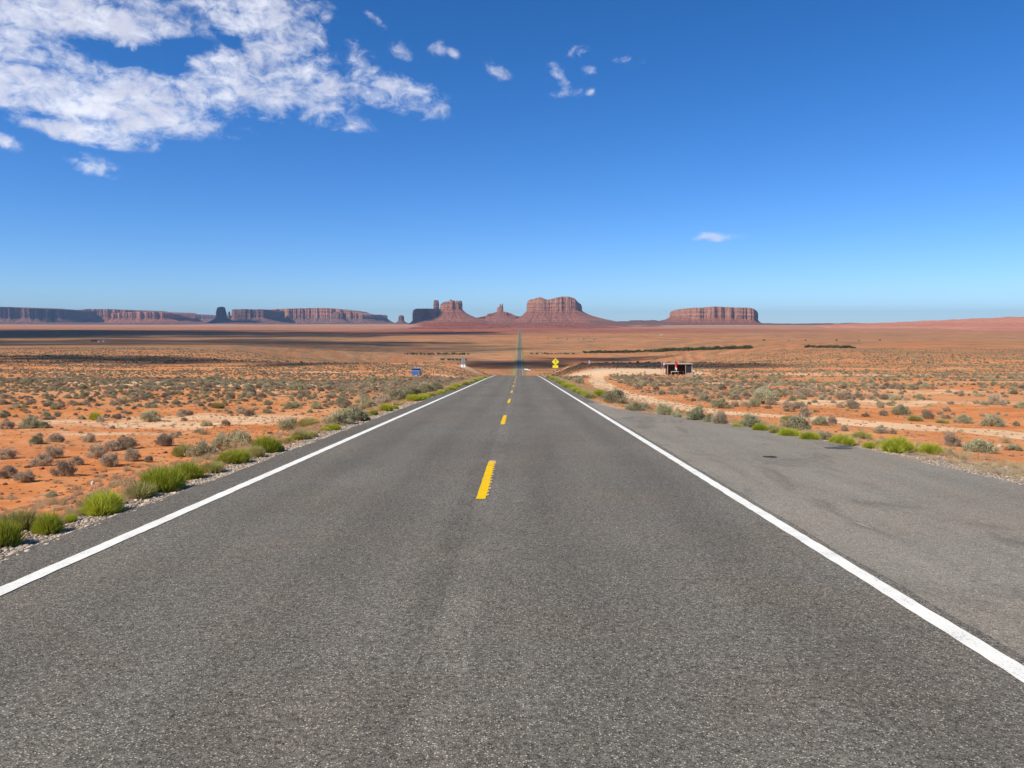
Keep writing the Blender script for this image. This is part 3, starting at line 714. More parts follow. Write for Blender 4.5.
cloud(-1100, 1700, 1100, 620, 3000, 0.0, 18, 'broad thin cloud dimming the left plain', True).scale = (1, 1, .6)
cloud(-300, 2150, 190, 80, 2600, 0.0, 8, 'thin cloud shading the middle of the left plain')

# ------------------------------------------------------------------ plants
def plant_mat(name, c1, c2, tip, rnd=0.25):
    m, T, b = principled(name, 0.85, 0.12)
    oi = T.new('ShaderNodeObjectInfo'); tc = T.new('ShaderNodeTexCoord')
    n = T.noise(tc.outputs['Object'], 5, 3, 0.6)
    f = T.math('ADD', T.math('MULTIPLY', n, 0.6), T.math('MULTIPLY', oi.outputs['Random'], 0.5))
    c = T.mix(T.ss(f, 0.3, 0.8), c1, c2)
    tn = T.noise(tc.outputs['Object'], 30, 2, 0.6)
    c = T.mix(T.math('MULTIPLY', T.ss(tn, 0.44, 0.70), 0.75), c, tip)
    hv = T.new('ShaderNodeHueSaturation'); T.l.new(c, hv.inputs['Color'])
    T.l.new(T.lin(T.math('FRACT', T.math('MULTIPLY', oi.outputs['Random'], 7.31)), 0, 1, 1 - rnd, 1 + rnd), hv.inputs['Value'])
    T.l.new(hv.outputs[0], b.inputs['Base Color'])
    tr = T.new('ShaderNodeBsdfTranslucent'); T.l.new(hv.outputs[0], tr.inputs[0])
    mx = T.new('ShaderNodeMixShader'); mx.inputs[0].default_value = 0.30
    T.l.new(b.outputs[0], mx.inputs[1]); T.l.new(tr.outputs[0], mx.inputs[2])
    T.l.new(mx.outputs[0], T.n['Material Output'].inputs[0])
    return m
M_GREEN = plant_mat('green_broom', (0.31, 0.36, 0.024), (0.45, 0.48, 0.042), (0.64, 0.56, 0.12), .16)
M_OLIVE = plant_mat('olive_broom', (0.32, 0.31, 0.08), (0.46, 0.41, 0.15), (0.58, 0.48, 0.24), .18)
M_SAGE = plant_mat('sage_green', (0.32, 0.31, 0.17), (0.46, 0.42, 0.26), (0.62, 0.55, 0.37), .22)
M_GREY = plant_mat('sage_grey', (0.32, 0.245, 0.17), (0.46, 0.37, 0.26), (0.60, 0.50, 0.36), .28)
M_DRY = plant_mat('dry_straw', (0.42, 0.30, 0.16), (0.52, 0.40, 0.23), (0.6, 0.5, 0.33), .2)
M_TREE = plant_mat('juniper_green', (0.08, 0.095, 0.045), (0.13, 0.14, 0.06), (0.18, 0.18, 0.09), .2)
M_WOOD = flat('woody_stem', (0.13, 0.085, 0.06), .95, .1, var=.3)

def blades(P, Dn, L, w, r):
    """triangular blades: base P, direction Dn, length L, width w"""
    n = len(P); a = r.standard_normal((n, 3)); s = np.cross(Dn, a); s /= np.linalg.norm(s, axis=1)[:, None] + 1e-9
    V = np.stack([P - s * w[:, None] / 2, P + s * w[:, None] / 2, P + Dn * L[:, None]], 1).reshape(-1, 3)
    return V, np.arange(3 * n).reshape(n, 3)
def unit(v): return v / (np.linalg.norm(v, axis=1)[:, None] + 1e-9)
def bush_mesh(name, kind, seed, mats, nb=1600):
    """unit bush: about 1 wide, height given by kind; base at z = 0"""
    r = np.random.default_rng(seed)
    if kind == 'broom':          # dense rounded broom of fine upright stems
        sub = [(r.uniform(-.05, .05), r.uniform(-.05, .05), 1.0)] + [(math.cos(a) * q_, math.sin(a) * q_, r.uniform(.5, .92)) for a, q_ in zip(r.uniform(0, 6.28, 7), r.uniform(.12, .24, 7))]
        Ps, Ds, Ls, Ws = [], [], [], []
        for (cx, cy, sc) in sub:
            n = nb // 7
            th = r.uniform(0, 2*np.pi, n); el = np.arccos(r.uniform(0.02, 1, n)) * 0.98
            d = np.stack([np.sin(el)*np.cos(th), np.sin(el)*np.sin(th), np.cos(el) + .05], -1)
            d = unit(d + r.standard_normal((n, 3)) * .10)
            L = sc * (0.36 + 0.10 * np.sin(el)) * r.uniform(.68, 1.08, n) * (1 + .22 * vnoise(th * 1.6 + cx * 9, el * 2.2 + cy * 9))
            st = r.uniform(0.25, .62, n) * L
            Ps.append(np.array([cx, cy, 0.0]) + d * st[:, None]); Ds.append(unit(d + np.array([0, 0, .35]) + r.standard_normal((n,3))*.1)); Ls.append(L - st + .03); Ws.append(r.uniform(.010, .020, n))
        P, Dn, L, w = map(np.concatenate, (Ps, Ds, Ls, Ws))
    elif kind == 'sage':         # domed bush made of leafy tufts with gaps
        ncl = 34; Ps, Ds, Ls, Ws = [], [], [], []
        for c in range(ncl):
            t = r.uniform(0, 6.28); el = math.acos(r.uniform(0.0, 1)); q = r.uniform(.55, 1.0)
            ctr = np.array([math.sin(el)*math.cos(t)*.42*q, math.sin(el)*math.sin(t)*.42*q, math.cos(el)*.44*q + .06])
            n = nb // ncl
            d0 = ctr / (np.linalg.norm(ctr) + 1e-6)
            o = r.standard_normal((n, 3)) * .055; p = ctr + o
            Ps.append(p); Ds.append(unit(d0 * .7 + np.array([0, 0, .35]) + r.standard_normal((n, 3)) * .55)); Ls.append(r.uniform(.05, .11, n)); Ws.append(r.uniform(.014, .03, n))
        # twigs from the crown
        n = 70; th = r.uniform(0, 6.28, n); el = r.uniform(0.1, 1.35, n)
        d = np.stack([np.sin(el)*np.cos(th), np.sin(el)*np.sin(th), np.cos(el)], -1)
        Ps.append(d * 0.02); Ds.append(d); Ls.append(r.uniform(.3, .47, n)); Ws.append(np.full(n, .012))
        P, Dn, L, w = map(np.concatenate, (Ps, Ds, Ls, Ws))
    elif kind == 'twiggy':
        n = nb // 2; th = r.uniform(0, 6.28, n); el = np.arccos(r.uniform(0.05, 1, n))
        d = np.stack([np.sin(el)*np.cos(th), np.sin(el)*np.sin(th), np.cos(el)], -1)
        st = r.uniform(0, .33, n)
        P = d * st[:, None]; Dn = unit(d + r.standard_normal((n, 3)) * .45); L = r.uniform(.08, .22, n); w = r.uniform(.007, .014, n)
    else:                        # straw tuft
        n = nb // 5; th = r.uniform(0, 6.28, n); el = r.uniform(0, 1.0, n)
        d = np.stack([np.sin(el)*np.cos(th), np.sin(el)*np.sin(th), np.cos(el)], -1)
        P = np.stack([r.normal(0, .1, n), r.normal(0, .1, n), np.zeros(n)], -1); Dn = d; L = r.uniform(.2, .5, n); w = r.uniform(.01, .02, n)
    P[:, 2] = np.maximum(P[:, 2], 0.0); Dn[:, 2] = np.where(P[:, 2] < .06, np.abs(Dn[:, 2]), Dn[:, 2])
    V, Fc = blades(P, Dn, L, w, r)
    me = fast_mesh(name, V, Fc)
    for m in mats: me.materials.append(m)
    return me
ME = {
 'dead': [bush_mesh('dead_stems', 'twiggy', 160 + i, [M_DRY], 420) for i in range(3)],
 'green': [bush_mesh('rabbitbrush', 'broom', 100 + i, [M_GREEN], 4200) for i in range(4)],
 'olive': [bush_mesh('rabbitbrush', 'broom', 110 + i, [M_OLIVE], 3200) for i in range(2)],
 'sage':  [bush_mesh('sagebrush', 'sage', 120 + i, [M_SAGE], 3600) for i in range(4)],
 'grey':  [bush_mesh('desert_shrub', 'sage', 130 + i, [M_GREY], 2600) for i in range(5)],
 'dry':   [bush_mesh('dry_bush', 'twiggy', 140 + i, [M_DRY], 1500) for i in range(2)],
 'straw': [bush_mesh('grass_tuft', 'straw', 150 + i, [M_DRY], 600) for i in range(3)],
}
KIND_INFO = {'green': ('rabbitbrush', 'bush'), 'olive': ('rabbitbrush', 'bush'), 'sage': ('sagebrush', 'bush'), 'grey': ('desert_shrub', 'bush'), 'dry': ('dry_bush', 'bush')}
def put_bush(kind, p, w, h, label, group=None, rz=None, name=None):
    me = random.choice(ME[kind]); o = bpy.data.objects.new(name or KIND_INFO[kind][0], me); COL.objects.link(o)
    o.location = (float(p[0]), float(p[1]), float(p[2]) - 0.02 * h); o.rotation_euler = (0, 0, rz if rz is not None else random.uniform(0, 6.28))
    o.scale = (w, w, h / 0.5); tag(o, label, 'bush', group); return o
# (photo x, base row, width px, height px, kind, label)
LB = [
 (2,546,34,32,'green','bright green bush cut by the left picture edge, nearest the camera'),
 (18,530,36,24,'olive','yellowish green bush right behind the nearest bush at the left edge'),
 (48,533,27,24,'green','small green bush right of the yellowish one at the left gravel'),
 (101,513,42,25,'green','round bright green bush standing alone on the left gravel edge'),
 (141,497,32,17,'olive','low yellow green bush touching the left of the largest green roadside bush'),
 (164,490,42,28,'green','largest bright green bush in the left roadside row'),
 (190,478,30,19,'green','green bush just behind the largest left roadside bush'),
 (213,472,24,13,'olive','low yellow green bush fourth behind the largest left roadside bush'),
 (233,463,32,16,'green','wide green bush beside the sage clump on the left verge'),
 (266,452,26,19,'green','upright green bush at the far end of the first left roadside row'),
 (256,457,18,14,'olive','pale green bush leaning on the upright green bush'),
 (279,451,12,9,'olive','small olive bush right of the upright green bush'),
 (301,439,18,10,'olive','low olive bush below the small sage on the left verge'),
 (313,437,10,7,'olive','tiny olive bush alone at the left gravel'),
 (334,430,12,7,'green','small green bush below the big silvery sage'),
 (366,421,9,6,'olive','small olive bush right of the big silvery sage'),
 (345,424,22,15,'sage','middle of the big silvery sage by the left verge'),
 (374,415,9,6,'green','green tuft between the big silvery sage and the rounded green bush'),
 (386,411,14,9,'green','rounded green bush in mid distance on the left verge'),
 (395,409,8,5,'green','small green bush right of the rounded one on the left verge'),
 (184,456,24,14,'olive','olive bush left of the wide sage clump'),
 (204,458,32,16,'sage','grey green sage left half of the wide clump'),
 (224,451,26,18,'sage','grey green sage middle of the wide clump'),
 (243,447,24,15,'sage','grey green sage right half of the wide clump'),
 (238,446,22,14,'sage','pale sage behind the right half of the wide clump'),
 (289,431,26,12,'sage','grey sage mound left of the olive mound'),
 (310,426,22,10,'olive','olive mound left of the big silvery sage'),
 (333,425,22,13,'sage','left half of the big silvery sage by the left verge'),
 (357,421,24,15,'sage','right half of the big silvery sage by the left verge'),
 (368,409,24,11,'sage','sage bush behind the big silvery one'),
 (382,405,20,10,'grey','dark grey bush in the left verge thicket'),
 (397,401,24,12,'sage','tall sage in the left verge thicket near the blue bin'),
 (411,398,22,11,'sage','rounded sage nearest the grey road sign'),
 (426,393,20,9,'sage','low sage at the far end of the left thicket'),
 (437,390,16,8,'sage','farthest low sage of the left thicket'),
 (415,401,16,8,'green','green bush in front of the rounded sage'),
 (7,478,20,12,'grey','grey brown shrub at the left picture edge on the orange sand'),
 (25,482,21,12,'grey','grey brown shrub with its own shadow second from the left edge'),
 (64,476,24,15,'grey','grey brown shrub lowest of the left cluster on orange sand'),
 (42,466,22,12,'grey','grey brown shrub at the left of the left cluster'),
 (54,458,18,13,'grey','grey shrub at the top of the left cluster'),
 (77,465,15,8,'grey','small grey shrub at the right of the left cluster'),
 (7,459,18,10,'grey','grey shrub at the left edge above the two edge shrubs'),
 (96,457,20,12,'grey','grey shrub left of the long dark pair'),
 (112,451,18,10,'grey','dark grey shrub, left of the long dark pair of shrubs'),
 (126,449,24,12,'grey','dark grey shrub, right of the long dark pair of shrubs'),
 (110,466,22,12,'grey','grey brown shrub below the long dark pair'),
 (132,461,18,12,'grey','round grey shrub right below the long dark pair'),
 (149,462,9,6,'grey','tiny grey shrub right of the round one'),
 (165,446,18,12,'grey','grey shrub left of the olive bush on the orange sand'),
 (37,444,14,9,'sage','small sage on the pale sand patch'),
 (56,442,16,8,'grey','flat grey shrub on the pale sand patch'),
 (90,442,14,9,'grey','grey shrub at the right end of the pale sand patch'),
 (7,429,15,8,'grey','dark shrub at the left edge above the pale sand'),
 (30,428,24,10,'sage','wide sage above the pale sand patch at left'),
 (44,428,12,7,'sage','small sage right of the wide one at left'),
 (95,420,12,9,'green','single green bush among the grey shrubs of the left plain'),
 (150,421,22,10,'sage','pale sage patch in the middle of the left plain'),
 (218,408,14,7,'olive','olive bush far out on the left plain'),
 (127,471,12,9,'dry','dry straw coloured bush behind the largest green roadside bush'),
 (116,480,14,10,'dry','dry straw bush between two green roadside bushes'),
 (52,497,13,6,'sage','tiny grey green herb alone on the near orange sand'),
 (12,494,7,3,'dry','tiny dry herb on the near orange sand'),
]
RB = [
 (614,403,26,13,'sage','sage mound where the pullout narrows on the right'),
 (600,397,14,9,'green','green bush left of the sage mound at the narrow pullout end'),
 (634,411,20,9,'sage','low green grey bush right of the first sage mound'),
 (645,410,12,7,'grey','brown grey bush at the thin end of the dirt track'),
 (664,415,18,11,'sage','sage bush left of the large round sage by the pullout'),
 (676,418,12,7,'sage','small sage filling the gap before the large round sage'),
 (696,421,22,15,'sage','large round sage on the pullout edge'),
 (709,424,14,10,'sage','sage touching the right of the large round sage'),
 (720,426,18,15,'grey','brownish grey bush right of the large round sage'),
 (737,429,14,7,'green','low green bush left of the roadside green pair'),
 (750,427,26,13,'sage','pale sage behind the green pair by the pullout'),
 (761,431,16,9,'green','left green bush of the green pair by the pullout'),
 (776,434,15,8,'olive','right yellowish bush of the green pair by the pullout'),
 (797,430,30,13,'sage','broad silvery sage behind the long green clump'),
 (790,437,20,10,'green','left half of the long green clump by the pullout'),
 (808,440,22,10,'green','right half of the long green clump by the pullout'),
 (842,445,25,13,'green','green bush between the long clump and the olive bush'),
 (862,439,22,9,'olive','low olive bush behind the small bright one'),
 (870,448,19,7,'green','small bright green bush low on the gravel edge'),
 (898,452,30,19,'green','tall rounded green bush on the right gravel edge'),
 (887,449,14,13,'olive','olive bush leaning on the tall rounded green bush'),
 (930,454,24,13,'green','rightmost bright green bush on the right gravel edge'),
 (951,446,18,13,'grey','dark grey bush right of the rightmost bright green bush'),
 (978,452,34,12,'sage','wide grey green sage at the right by the gravel'),
 (1006,443,16,11,'dry','leafless twiggy bush near the right picture edge'),
 (1014,450,16,6,'sage','low sage cut by the right picture edge'),
 (880,433,16,6,'grey','dark low shrub just below the dirt track'),
 (844,431,8,6,'grey','small dark shrub below the dirt track'),
 (893,434,8,5,'grey','tiny dark shrub below the dirt track'),
 (900,415,19,10,'sage','rounded sage just above the dirt track'),
 (915,421,14,7,'olive','olive tuft on the upper rim of the dirt track'),
 (928,419,12,8,'grey','dark shrub on the upper rim of the dirt track'),
 (942,423,14,5,'olive','flat olive tuft above the dirt track'),
 (962,423,19,8,'sage','light sage above the dirt track near the right edge'),
 (992,426,24,11,'sage','large sage above the dirt track near the right edge'),
 (1001,427,8,4,'grey','small dark shrub beside the large right sage'),
 (1016,426,8,5,'grey','small dark shrub at the right picture edge'),
 (790,421,20,7,'olive','flat yellowish sage left end of the dirt track'),
 (820,425,18,9,'sage','olive sage below the start of the dirt track'),
 (832,424,10,8,'grey','grey shrub beside the olive sage below the track'),
 (720,408,22,9,'sage','pale sage alone on the orange ground past the pullout'),
 (735,407,10,6,'grey','small dark shrub right of the pale sage past the pullout'),
 (804,417,14,10,'grey','grey brown bush left of the dirt track end'),
]
placed = []
for (x, row, w, h, kd, lab) in LB + RB:
    p = hit(x, row); s = depth(p) / F
    o_ = put_bush(kd, p, w * s * (1.18 if kd in ('green', 'olive') else 1.08), h * s * (1.24 if kd in ('green', 'olive') else .95), lab); placed.append((p[0], p[1]))
    if kd in ('green', 'olive') and depth(p) < 26:
        dd_ = bpy.data.objects.new('dead_stems', random.choice(ME['dead'])); COL.objects.link(dd_); dd_.parent = o_
    if kd == 'grey' and depth(p) < 26:
        dd_ = bpy.data.objects.new('bare_twigs', random.choice(ME['dead'])); COL.objects.link(dd_); dd_.parent = o_; dd_.scale = (.9, .9, .85)
# the far verge rows: strings of green broom thinning to the crest
def verge_row(pts, n, group, label, hpx):
    for i in range(n):
        t = (i + random.uniform(-.3, .3)) / n; t = min(max(t, 0), 1)
        j = min(int(t * (len(pts) - 1)), len(pts) - 2); f = t * (len(pts) - 1) - j
        x = pts[j][0] * (1-f) + pts[j+1][0] * f; row = pts[j][1] * (1-f) + pts[j+1][1] * f
        p = hit(x + random.uniform(-1, 1), row + random.uniform(-.3, .3)); s = depth(p) / F; hh = (hpx[0] * (1-t) + hpx[1] * t) * random.uniform(.8, 1.25)
        put_bush(random.choice(['green', 'green', 'olive']), p, hh * s * random.uniform(1.5, 2.2), hh * s, label, group)
for i in range(44):
    px = 60 + 350 * (i + random.uniform(-.4, .4)) / 44; row = np.interp(px, [0, 101, 164, 230, 266, 334, 386, 420], [545, 512, 488, 462, 450, 428.5, 409.5, 399.5]) - random.uniform(-.5, 7) * (1 - px / 520)
    p = hit(px, row); s = depth(p) / F; hh = random.uniform(7, 16) * (1 - px / 640)
    put_bush(random.choice(['olive', 'green', 'green', 'dry']), p, hh * s * random.uniform(1.3, 2.0), hh * s, 'small yellowish bush filling the gaps of the left roadside row', 'small yellowish bushes filling the left roadside row')
for i in range(26):
    px = 640 + 320 * (i + random.uniform(-.4, .4)) / 26; row = np.interp(px, [600, 650, 700, 780, 842, 898, 930, 1000], [398, 412, 419.5, 433, 444, 452, 456, 468]) - random.uniform(.5, 5)
    p = hit(px, row); s = depth(p) / F; hh = random.uniform(4, 8)
    put_bush(random.choice(['olive', 'olive', 'sage', 'dry']), p, hh * s * random.uniform(1.4, 2.4), hh * s, 'small dull bush filling the row along the pullout edge', 'small dull bushes filling the row along the pullout')
verge_row([(419, 400.5), (440, 394), (460, 386.6), (478, 381), (488, 377.5)], 34, 'green bushes lining the left verge up to the crest', 'small green bush in the unbroken row on the left verge near the crest', (6, 2.6))
verge_row([(590, 398.5), (578, 392.5), (566, 386), (556, 381), (549, 377.5)], 30, 'green bushes lining the right verge up to the crest', 'small green bush in the unbroken row on the right verge near the crest', (7, 3))

# ---- open desert scrub: the largest become objects, the rest one scattered mass
def scatter(n, ymin, ymax, dens_fn, seed):
    r = np.random.default_rng(seed)
    y = np.sqrt(r.uniform(ymin**2, ymax**2, n)); t = r.uniform(-0.80, 0.80, n); x = t * (y + 8) + CAM[0]
    keep = r.random(n) < dens_fn(x, y); return x[keep], y[keep]
GX = np.array([p[0] for p in placed]); GY = np.array([p[1] for p in placed])
trkP = [hit(*p) for p in TRACK]
def track_dist(x, y):
    best = np.full(x.shape, 1e9)
    for a, b_ in zip(trkP[:-1], trkP[1:]):
        dx, dy = b_[0]-a[0], b_[1]-a[1]; L = dx*dx + dy*dy + 1e-9
        t = np.clip(((x-a[0])*dx + (y-a[1])*dy) / L, 0, 1); best = np.minimum(best, np.hypot(x-a[0]-t*dx, y-a[1]-t*dy))
    return best
pal_pts = [(hit(px, row), sx_, sy_) for (px, row, sx_, sy_) in ((615, 371, 15, 50), (650, 371, 14, 40), (585, 372, 9, 32), (455, 377, 9, 20), (470, 369, 8, 30))]
def dens(x, y):
    d = edge_dist(x, y)
    c = 0.5 + 1.1 * fbm(x / 7.0 + 31, y / 7.0, 3) + 0.7 * fbm(x / 40.0, y / 40.0 + 11, 3)
    c = np.clip(c * 1.5 - 0.18, 0.04, 1)
    c *= sst(d, 1.2, 6) * sst(track_dist(x, y), 1.5, 3.0)
    for (p, a, b_) in pal_pts: c *= 1 - 0.97 * np.exp(-(((x-p[0])/a)**2 + ((y-p[1])/b_)**2)**1.5)
    c *= np.where(y < 24, 0.0, 1.0)
    c *= np.where((x > 0) & (y < 30), 0.35, 1)
    c *= np.where((x < 0) & (y < 36), 0.3, 1)
    c *= 1 - 0.35 * sst(y, 300, 800)
    return c
A1 = 0.8 * (130**2) ; n1_ = int(A1 * 2.1)
x1, y1 = scatter(n1_, 20, 130, dens, 1)
x2, y2 = scatter(int(0.8 * (330**2 - 130**2) * 0.62), 130, 330, dens, 2)
x3, y3 = scatter(int(0.8 * (900**2 - 330**2) * 0.12), 330, 900, dens, 3)
SX = np.concatenate([x1, x2, x3]); SY = np.concatenate([y1, y2, y3]); SZ = terr(SX, SY)
r_ = np.random.default_rng(9)
SW = np.concatenate([r_.lognormal(-1.15, 0.40, len(x1)), r_.lognormal(-0.85, 0.32, len(x2)), r_.lognormal(-0.25, 0.3, len(x3))])
SW = np.clip(SW, 0.12, 1.5)
SH = SW * r_.uniform(0.36, 0.58, len(SW))
# keep clear of the placed ones
nearm = SY < 90
dm = np.full(len(SX), 1e9)
for gx, gy in zip(GX, GY):
    dm[nearm] = np.minimum(dm[nearm], np.hypot(SX[nearm] - gx, SY[nearm] - gy))
ok = dm > 0.55
SX, SY, SZ, SW, SH = (a[ok] for a in (SX, SY, SZ, SW, SH))
kq = r_.random(len(SX)) + 0.45 * fbm(SX / 25, SY / 25 + 4, 2)
SK = np.where(kq < 0.50, 0, np.where(kq < 0.80, 1, 2))     # grey, sage, straw/olive
ang = SW / np.maximum(SY, 1)
vis = (np.abs(SX - CAM[0]) < 0.68 * SY) & (SK < 2)
order = np.argsort(-np.where(vis, ang, 0))
N_IND = 230
sel = order[:N_IND]
for i in sel:
    side = 'left' if SX[i] < 0 else 'right'
    kd = 'grey' if SK[i] == 0 else 'sage'
    zone = 'nearer' if SY[i] < 45 else 'farther'
    lab = ('%s shrub scattered on the %s part of the orange sand %s of the road' % ('grey brown' if kd == 'grey' else 'grey green', zone, side))
    put_bush(kd, (SX[i], SY[i], SZ[i]), SW[i], SH[i], lab, '%s shrubs on the %s sand, %s part' % ('grey brown' if kd == 'grey' else 'grey green', side, zone))
rest = np.ones(len(SX), bool); rest[sel] = False

def gn_scatter(name, X, Y, Z, W_, H_, sources, idx, seed, label, cat, mat=None):
    """one object: points instanced with existing plants of the scene"""
    me = bpy.data.meshes.new(name); me.vertices.add(len(X))
    me.vertices.foreach_set('co', np.stack([X, Y, Z], -1).astype(np.float32).ravel())
    r = np.random.default_rng(seed)
    a = me.attributes.new('sc', 'FLOAT_VECTOR', 'POINT'); a.data.foreach_set('vector', np.stack([W_, W_, H_], -1).astype(np.float32).ravel())
    a = me.attributes.new('rot', 'FLOAT_VECTOR', 'POINT'); a.data.foreach_set('vector', np.stack([0*X, 0*X, r.uniform(0, 6.28, len(X))], -1).astype(np.float32).ravel())
    a = me.attributes.new('idx', 'INT', 'POINT'); a.data.foreach_set('value', idx.astype(np.int32))
    o = bpy.data.objects.new(name, me); COL.objects.link(o)
    ng = bpy.data.node_groups.new(name, 'GeometryNodeTree')
    ng.interface.new_socket('Geometry', in_out='INPUT', socket_type='NodeSocketGeometry'); ng.interface.new_socket('Geometry', in_out='OUTPUT', socket_type='NodeSocketGeometry')
    gi = ng.nodes.new('NodeGroupInput'); go = ng.nodes.new('NodeGroupOutput')
    jn = ng.nodes.new('GeometryNodeJoinGeometry')
    for s in reversed(sources):
        oi = ng.nodes.new('GeometryNodeObjectInfo'); oi.inputs['Object'].default_value = s; oi.inputs['As Instance'].default_value = True; oi.transform_space = 'ORIGINAL'
        ng.links.new(oi.outputs['Geometry'], jn.inputs[0])
    ip = ng.nodes.new('GeometryNodeInstanceOnPoints'); ip.inputs['Pick Instance'].default_value = True
    def na(nm, dt):
        q = ng.nodes.new('GeometryNodeInputNamedAttribute'); q.data_type = dt; q.inputs['Name'].default_value = nm; return q.outputs[0]
    ng.links.new(gi.outputs[0], ip.inputs['Points']); ng.links.new(jn.outputs[0], ip.inputs['Instance'])
    ng.links.new(na('idx', 'INT'), ip.inputs['Instance Index'])
    e2r = ng.nodes.new('FunctionNodeEulerToRotation'); ng.links.new(na('rot', 'FLOAT_VECTOR'), e2r.inputs[0])
    ng.links.new(e2r.outputs[0], ip.inputs['Rotation']); ng.links.new(na('sc', 'FLOAT_VECTOR'), ip.inputs['Scale'])
    ng.links.new(ip.outputs[0], go.inputs[0])
    md = o.modifiers.new('scatter', 'NODES'); md.node_group = ng
    tag(o, label, cat, kind='stuff'); return o
def first_with(me):
    for ob in COL.objects:
        if ob.data == me: return ob
def sources(kind, nmax=5):
    out = []
    for me in ME[kind]:
        q = first_with(me)
        if q: out.append(q)
    return out[:nmax]
sg, ss_, sol = sources('grey'), sources('sage'), sources('dry') + sources('olive', 1) + sources('dry')
src = sg + ss_ + sol
off = {0: (0, len(sg)), 1: (len(sg), len(ss_)), 2: (len(sg) + len(ss_), len(sol))}
rr = np.random.default_rng(4)
IDX = np.zeros(len(SX), int)
for k_, (o0, nn_) in off.items():
    mk = SK == k_; IDX[mk] = o0 + rr.integers(0, nn_, mk.sum())
SWs = np.where(SK == 2, SW * .75, SW); SHs = np.where(SK == 2, SH * .7, SH)
gn_scatter('desert_scrub', SX[rest], SY[rest], SZ[rest] - .01, SWs[rest], SHs[rest] / 0.5, src, IDX[rest], 8, 'low grey green desert scrub dotted over the plain', 'scrub')

# straw tufts: three real tufts on the near verge give the shape for the rest
tuf = []
for i, (x, row, lab) in enumerate(((131, 487, 'straw coloured grass tuft between the two green bushes on the left gravel'), (86, 505, 'straw coloured grass tuft left of the round green bush'), (962, 460, 'straw coloured grass tuft on the right gravel'))):
    p = hit(x, row); o = bpy.data.objects.new('grass_tuft', ME['straw'][i]); COL.objects.link(o); o.location = p; o.scale = (.5, .5, .36); tag(o, lab, 'grass tuft'); tuf.append(o)
n = 14000; yy = 6 + 110 * rr.random(n) ** 1.3 ; side = rr.random(n) < .5
dd = np.where(rr.random(n) < .5, rr.gamma(1.6, .8, n), rr.gamma(1.6, 9, n)) + .45
xx_ = np.where(side, X_LEFT - dd, x_right(yy) + dd)
gn_scatter('dry_grass', xx_, yy, terr(xx_, yy) - .01, rr.uniform(.12, .38, n), rr.uniform(.10, .30, n), tuf, rr.integers(0, 3, n), 5, 'thin straw coloured grass growing along both verges', 'grass')

# ------------------------------------------------------------------ stones
def stone_mesh(seed, mat):
    bm = bmesh.new(); bmesh.ops.create_icosphere(bm, subdivisions=2, radius=.5); r = random.Random(seed)
    for v in bm.verts:
        v.co *= 1 + 0.3 * (r.random() - .5)
        v.co.z *= .6; v.co.x *= 1.15
    for q in range(3):
        nrm = Vector((r.uniform(-1, 1), r.uniform(-1, 1), r.uniform(-.3, 1))).normalized()
        for v in bm.verts:
            d_ = v.co.dot(nrm) - .32
            if d_ > 0: v.co -= nrm * d_
    me = bpy.data.meshes.new('rock'); bm.to_mesh(me); bm.free(); me.materials.append(mat); return me
def stone_mat(name, a_, b_):
    m, T, b = principled(name, .9, .1); oi = T.new('ShaderNodeObjectInfo'); tc = T.new('ShaderNodeTexCoord')
    c = T.mix(oi.outputs['Random'], a_, b_); n = T.noise(tc.outputs['Object'], 6, 5, .7)
    T.l.new(T.mix(T.math('MULTIPLY', T.ss(n, .45, .7), .4), c, tuple(v * .55 for v in a_)), b.inputs['Base Color']); return m
M_ST = stone_mat('gravel_stone', (.17, .13, .10), (.62, .51, .40)); M_RST = stone_mat('red_stone', (.20, .08, .045), (.40, .19, .11)); M_WST = stone_mat('white_stone', (.62, .58, .52), (.75, .72, .66))
ROCKS = [(93,485,3.4,5,M_WST,'white upright stone on the orange sand behind the round green bush'),
 (73,503,6,4,M_RST,'dark red stone left of the round green bush'),(70,508,5,3,M_RST,'dark stone lowest of the two beside the round green bush'),
 (5,485,4,3,M_RST,'dark stone near the left picture edge below the grey shrubs'),(30,492,4,2,M_RST,'small red stone on bare sand near the tiny herb'),
 (72,539,5,3,M_RST,'rust coloured stone in the gravel under the small green bush'),(15,541,6,3,M_RST,'rust coloured stone under the nearest green bush'),
 (105,472,4,2,M_RST,'small dark stone below the grey shrubs'),(90,495,6,3,M_ST,'pale flat stone behind the round green bush'),
 (278,441,7,4,M_RST,'red earth clod behind the upright green bush at left'),(122,418,8,3,M_ST,'pale flat rock far out on the left sand'),
 (983,459,9,3,M_RST,'flat red stone at the right beside the gravel'),(1000,447,6,4,M_ST,'pale stone under the leafless bush at right'),(1010,449,5,4,M_ST,'pale stone near the right picture edge'),
 (660,411,6,5,M_RST,'orange boulder left of the large round sage'),(705,424,6,4,M_RST,'orange boulder under the brownish bush')]
rsrc = []
for i, (x, row, w, h, mt, lab) in enumerate(ROCKS):
    p = hit(x, row); s = depth(p) / F; o = bpy.data.objects.new('rock', stone_mesh(i, mt)); COL.objects.link(o)
    o.location = (p[0], p[1], p[2] + h * s * .3); o.scale = (w * s, w * s * .8, h * s / .6); o.rotation_euler = (0, 0, i * 1.3); tag(o, lab, 'rock')
    if mt is not M_RST: rsrc.append(o)
rred = [o for o in COL.objects if o.name.startswith('rock') and o.type == 'MESH' and o.data.materials and o.data.materials[0] == M_RST]
gsrc = [o for o in rsrc if o.data.materials[0] == M_ST]
n = 26000; yy = 6 + 74 * rr.random(n) ** 2.0
xl = X_LEFT - np.abs(rr.normal(0, .34, n)) + .05
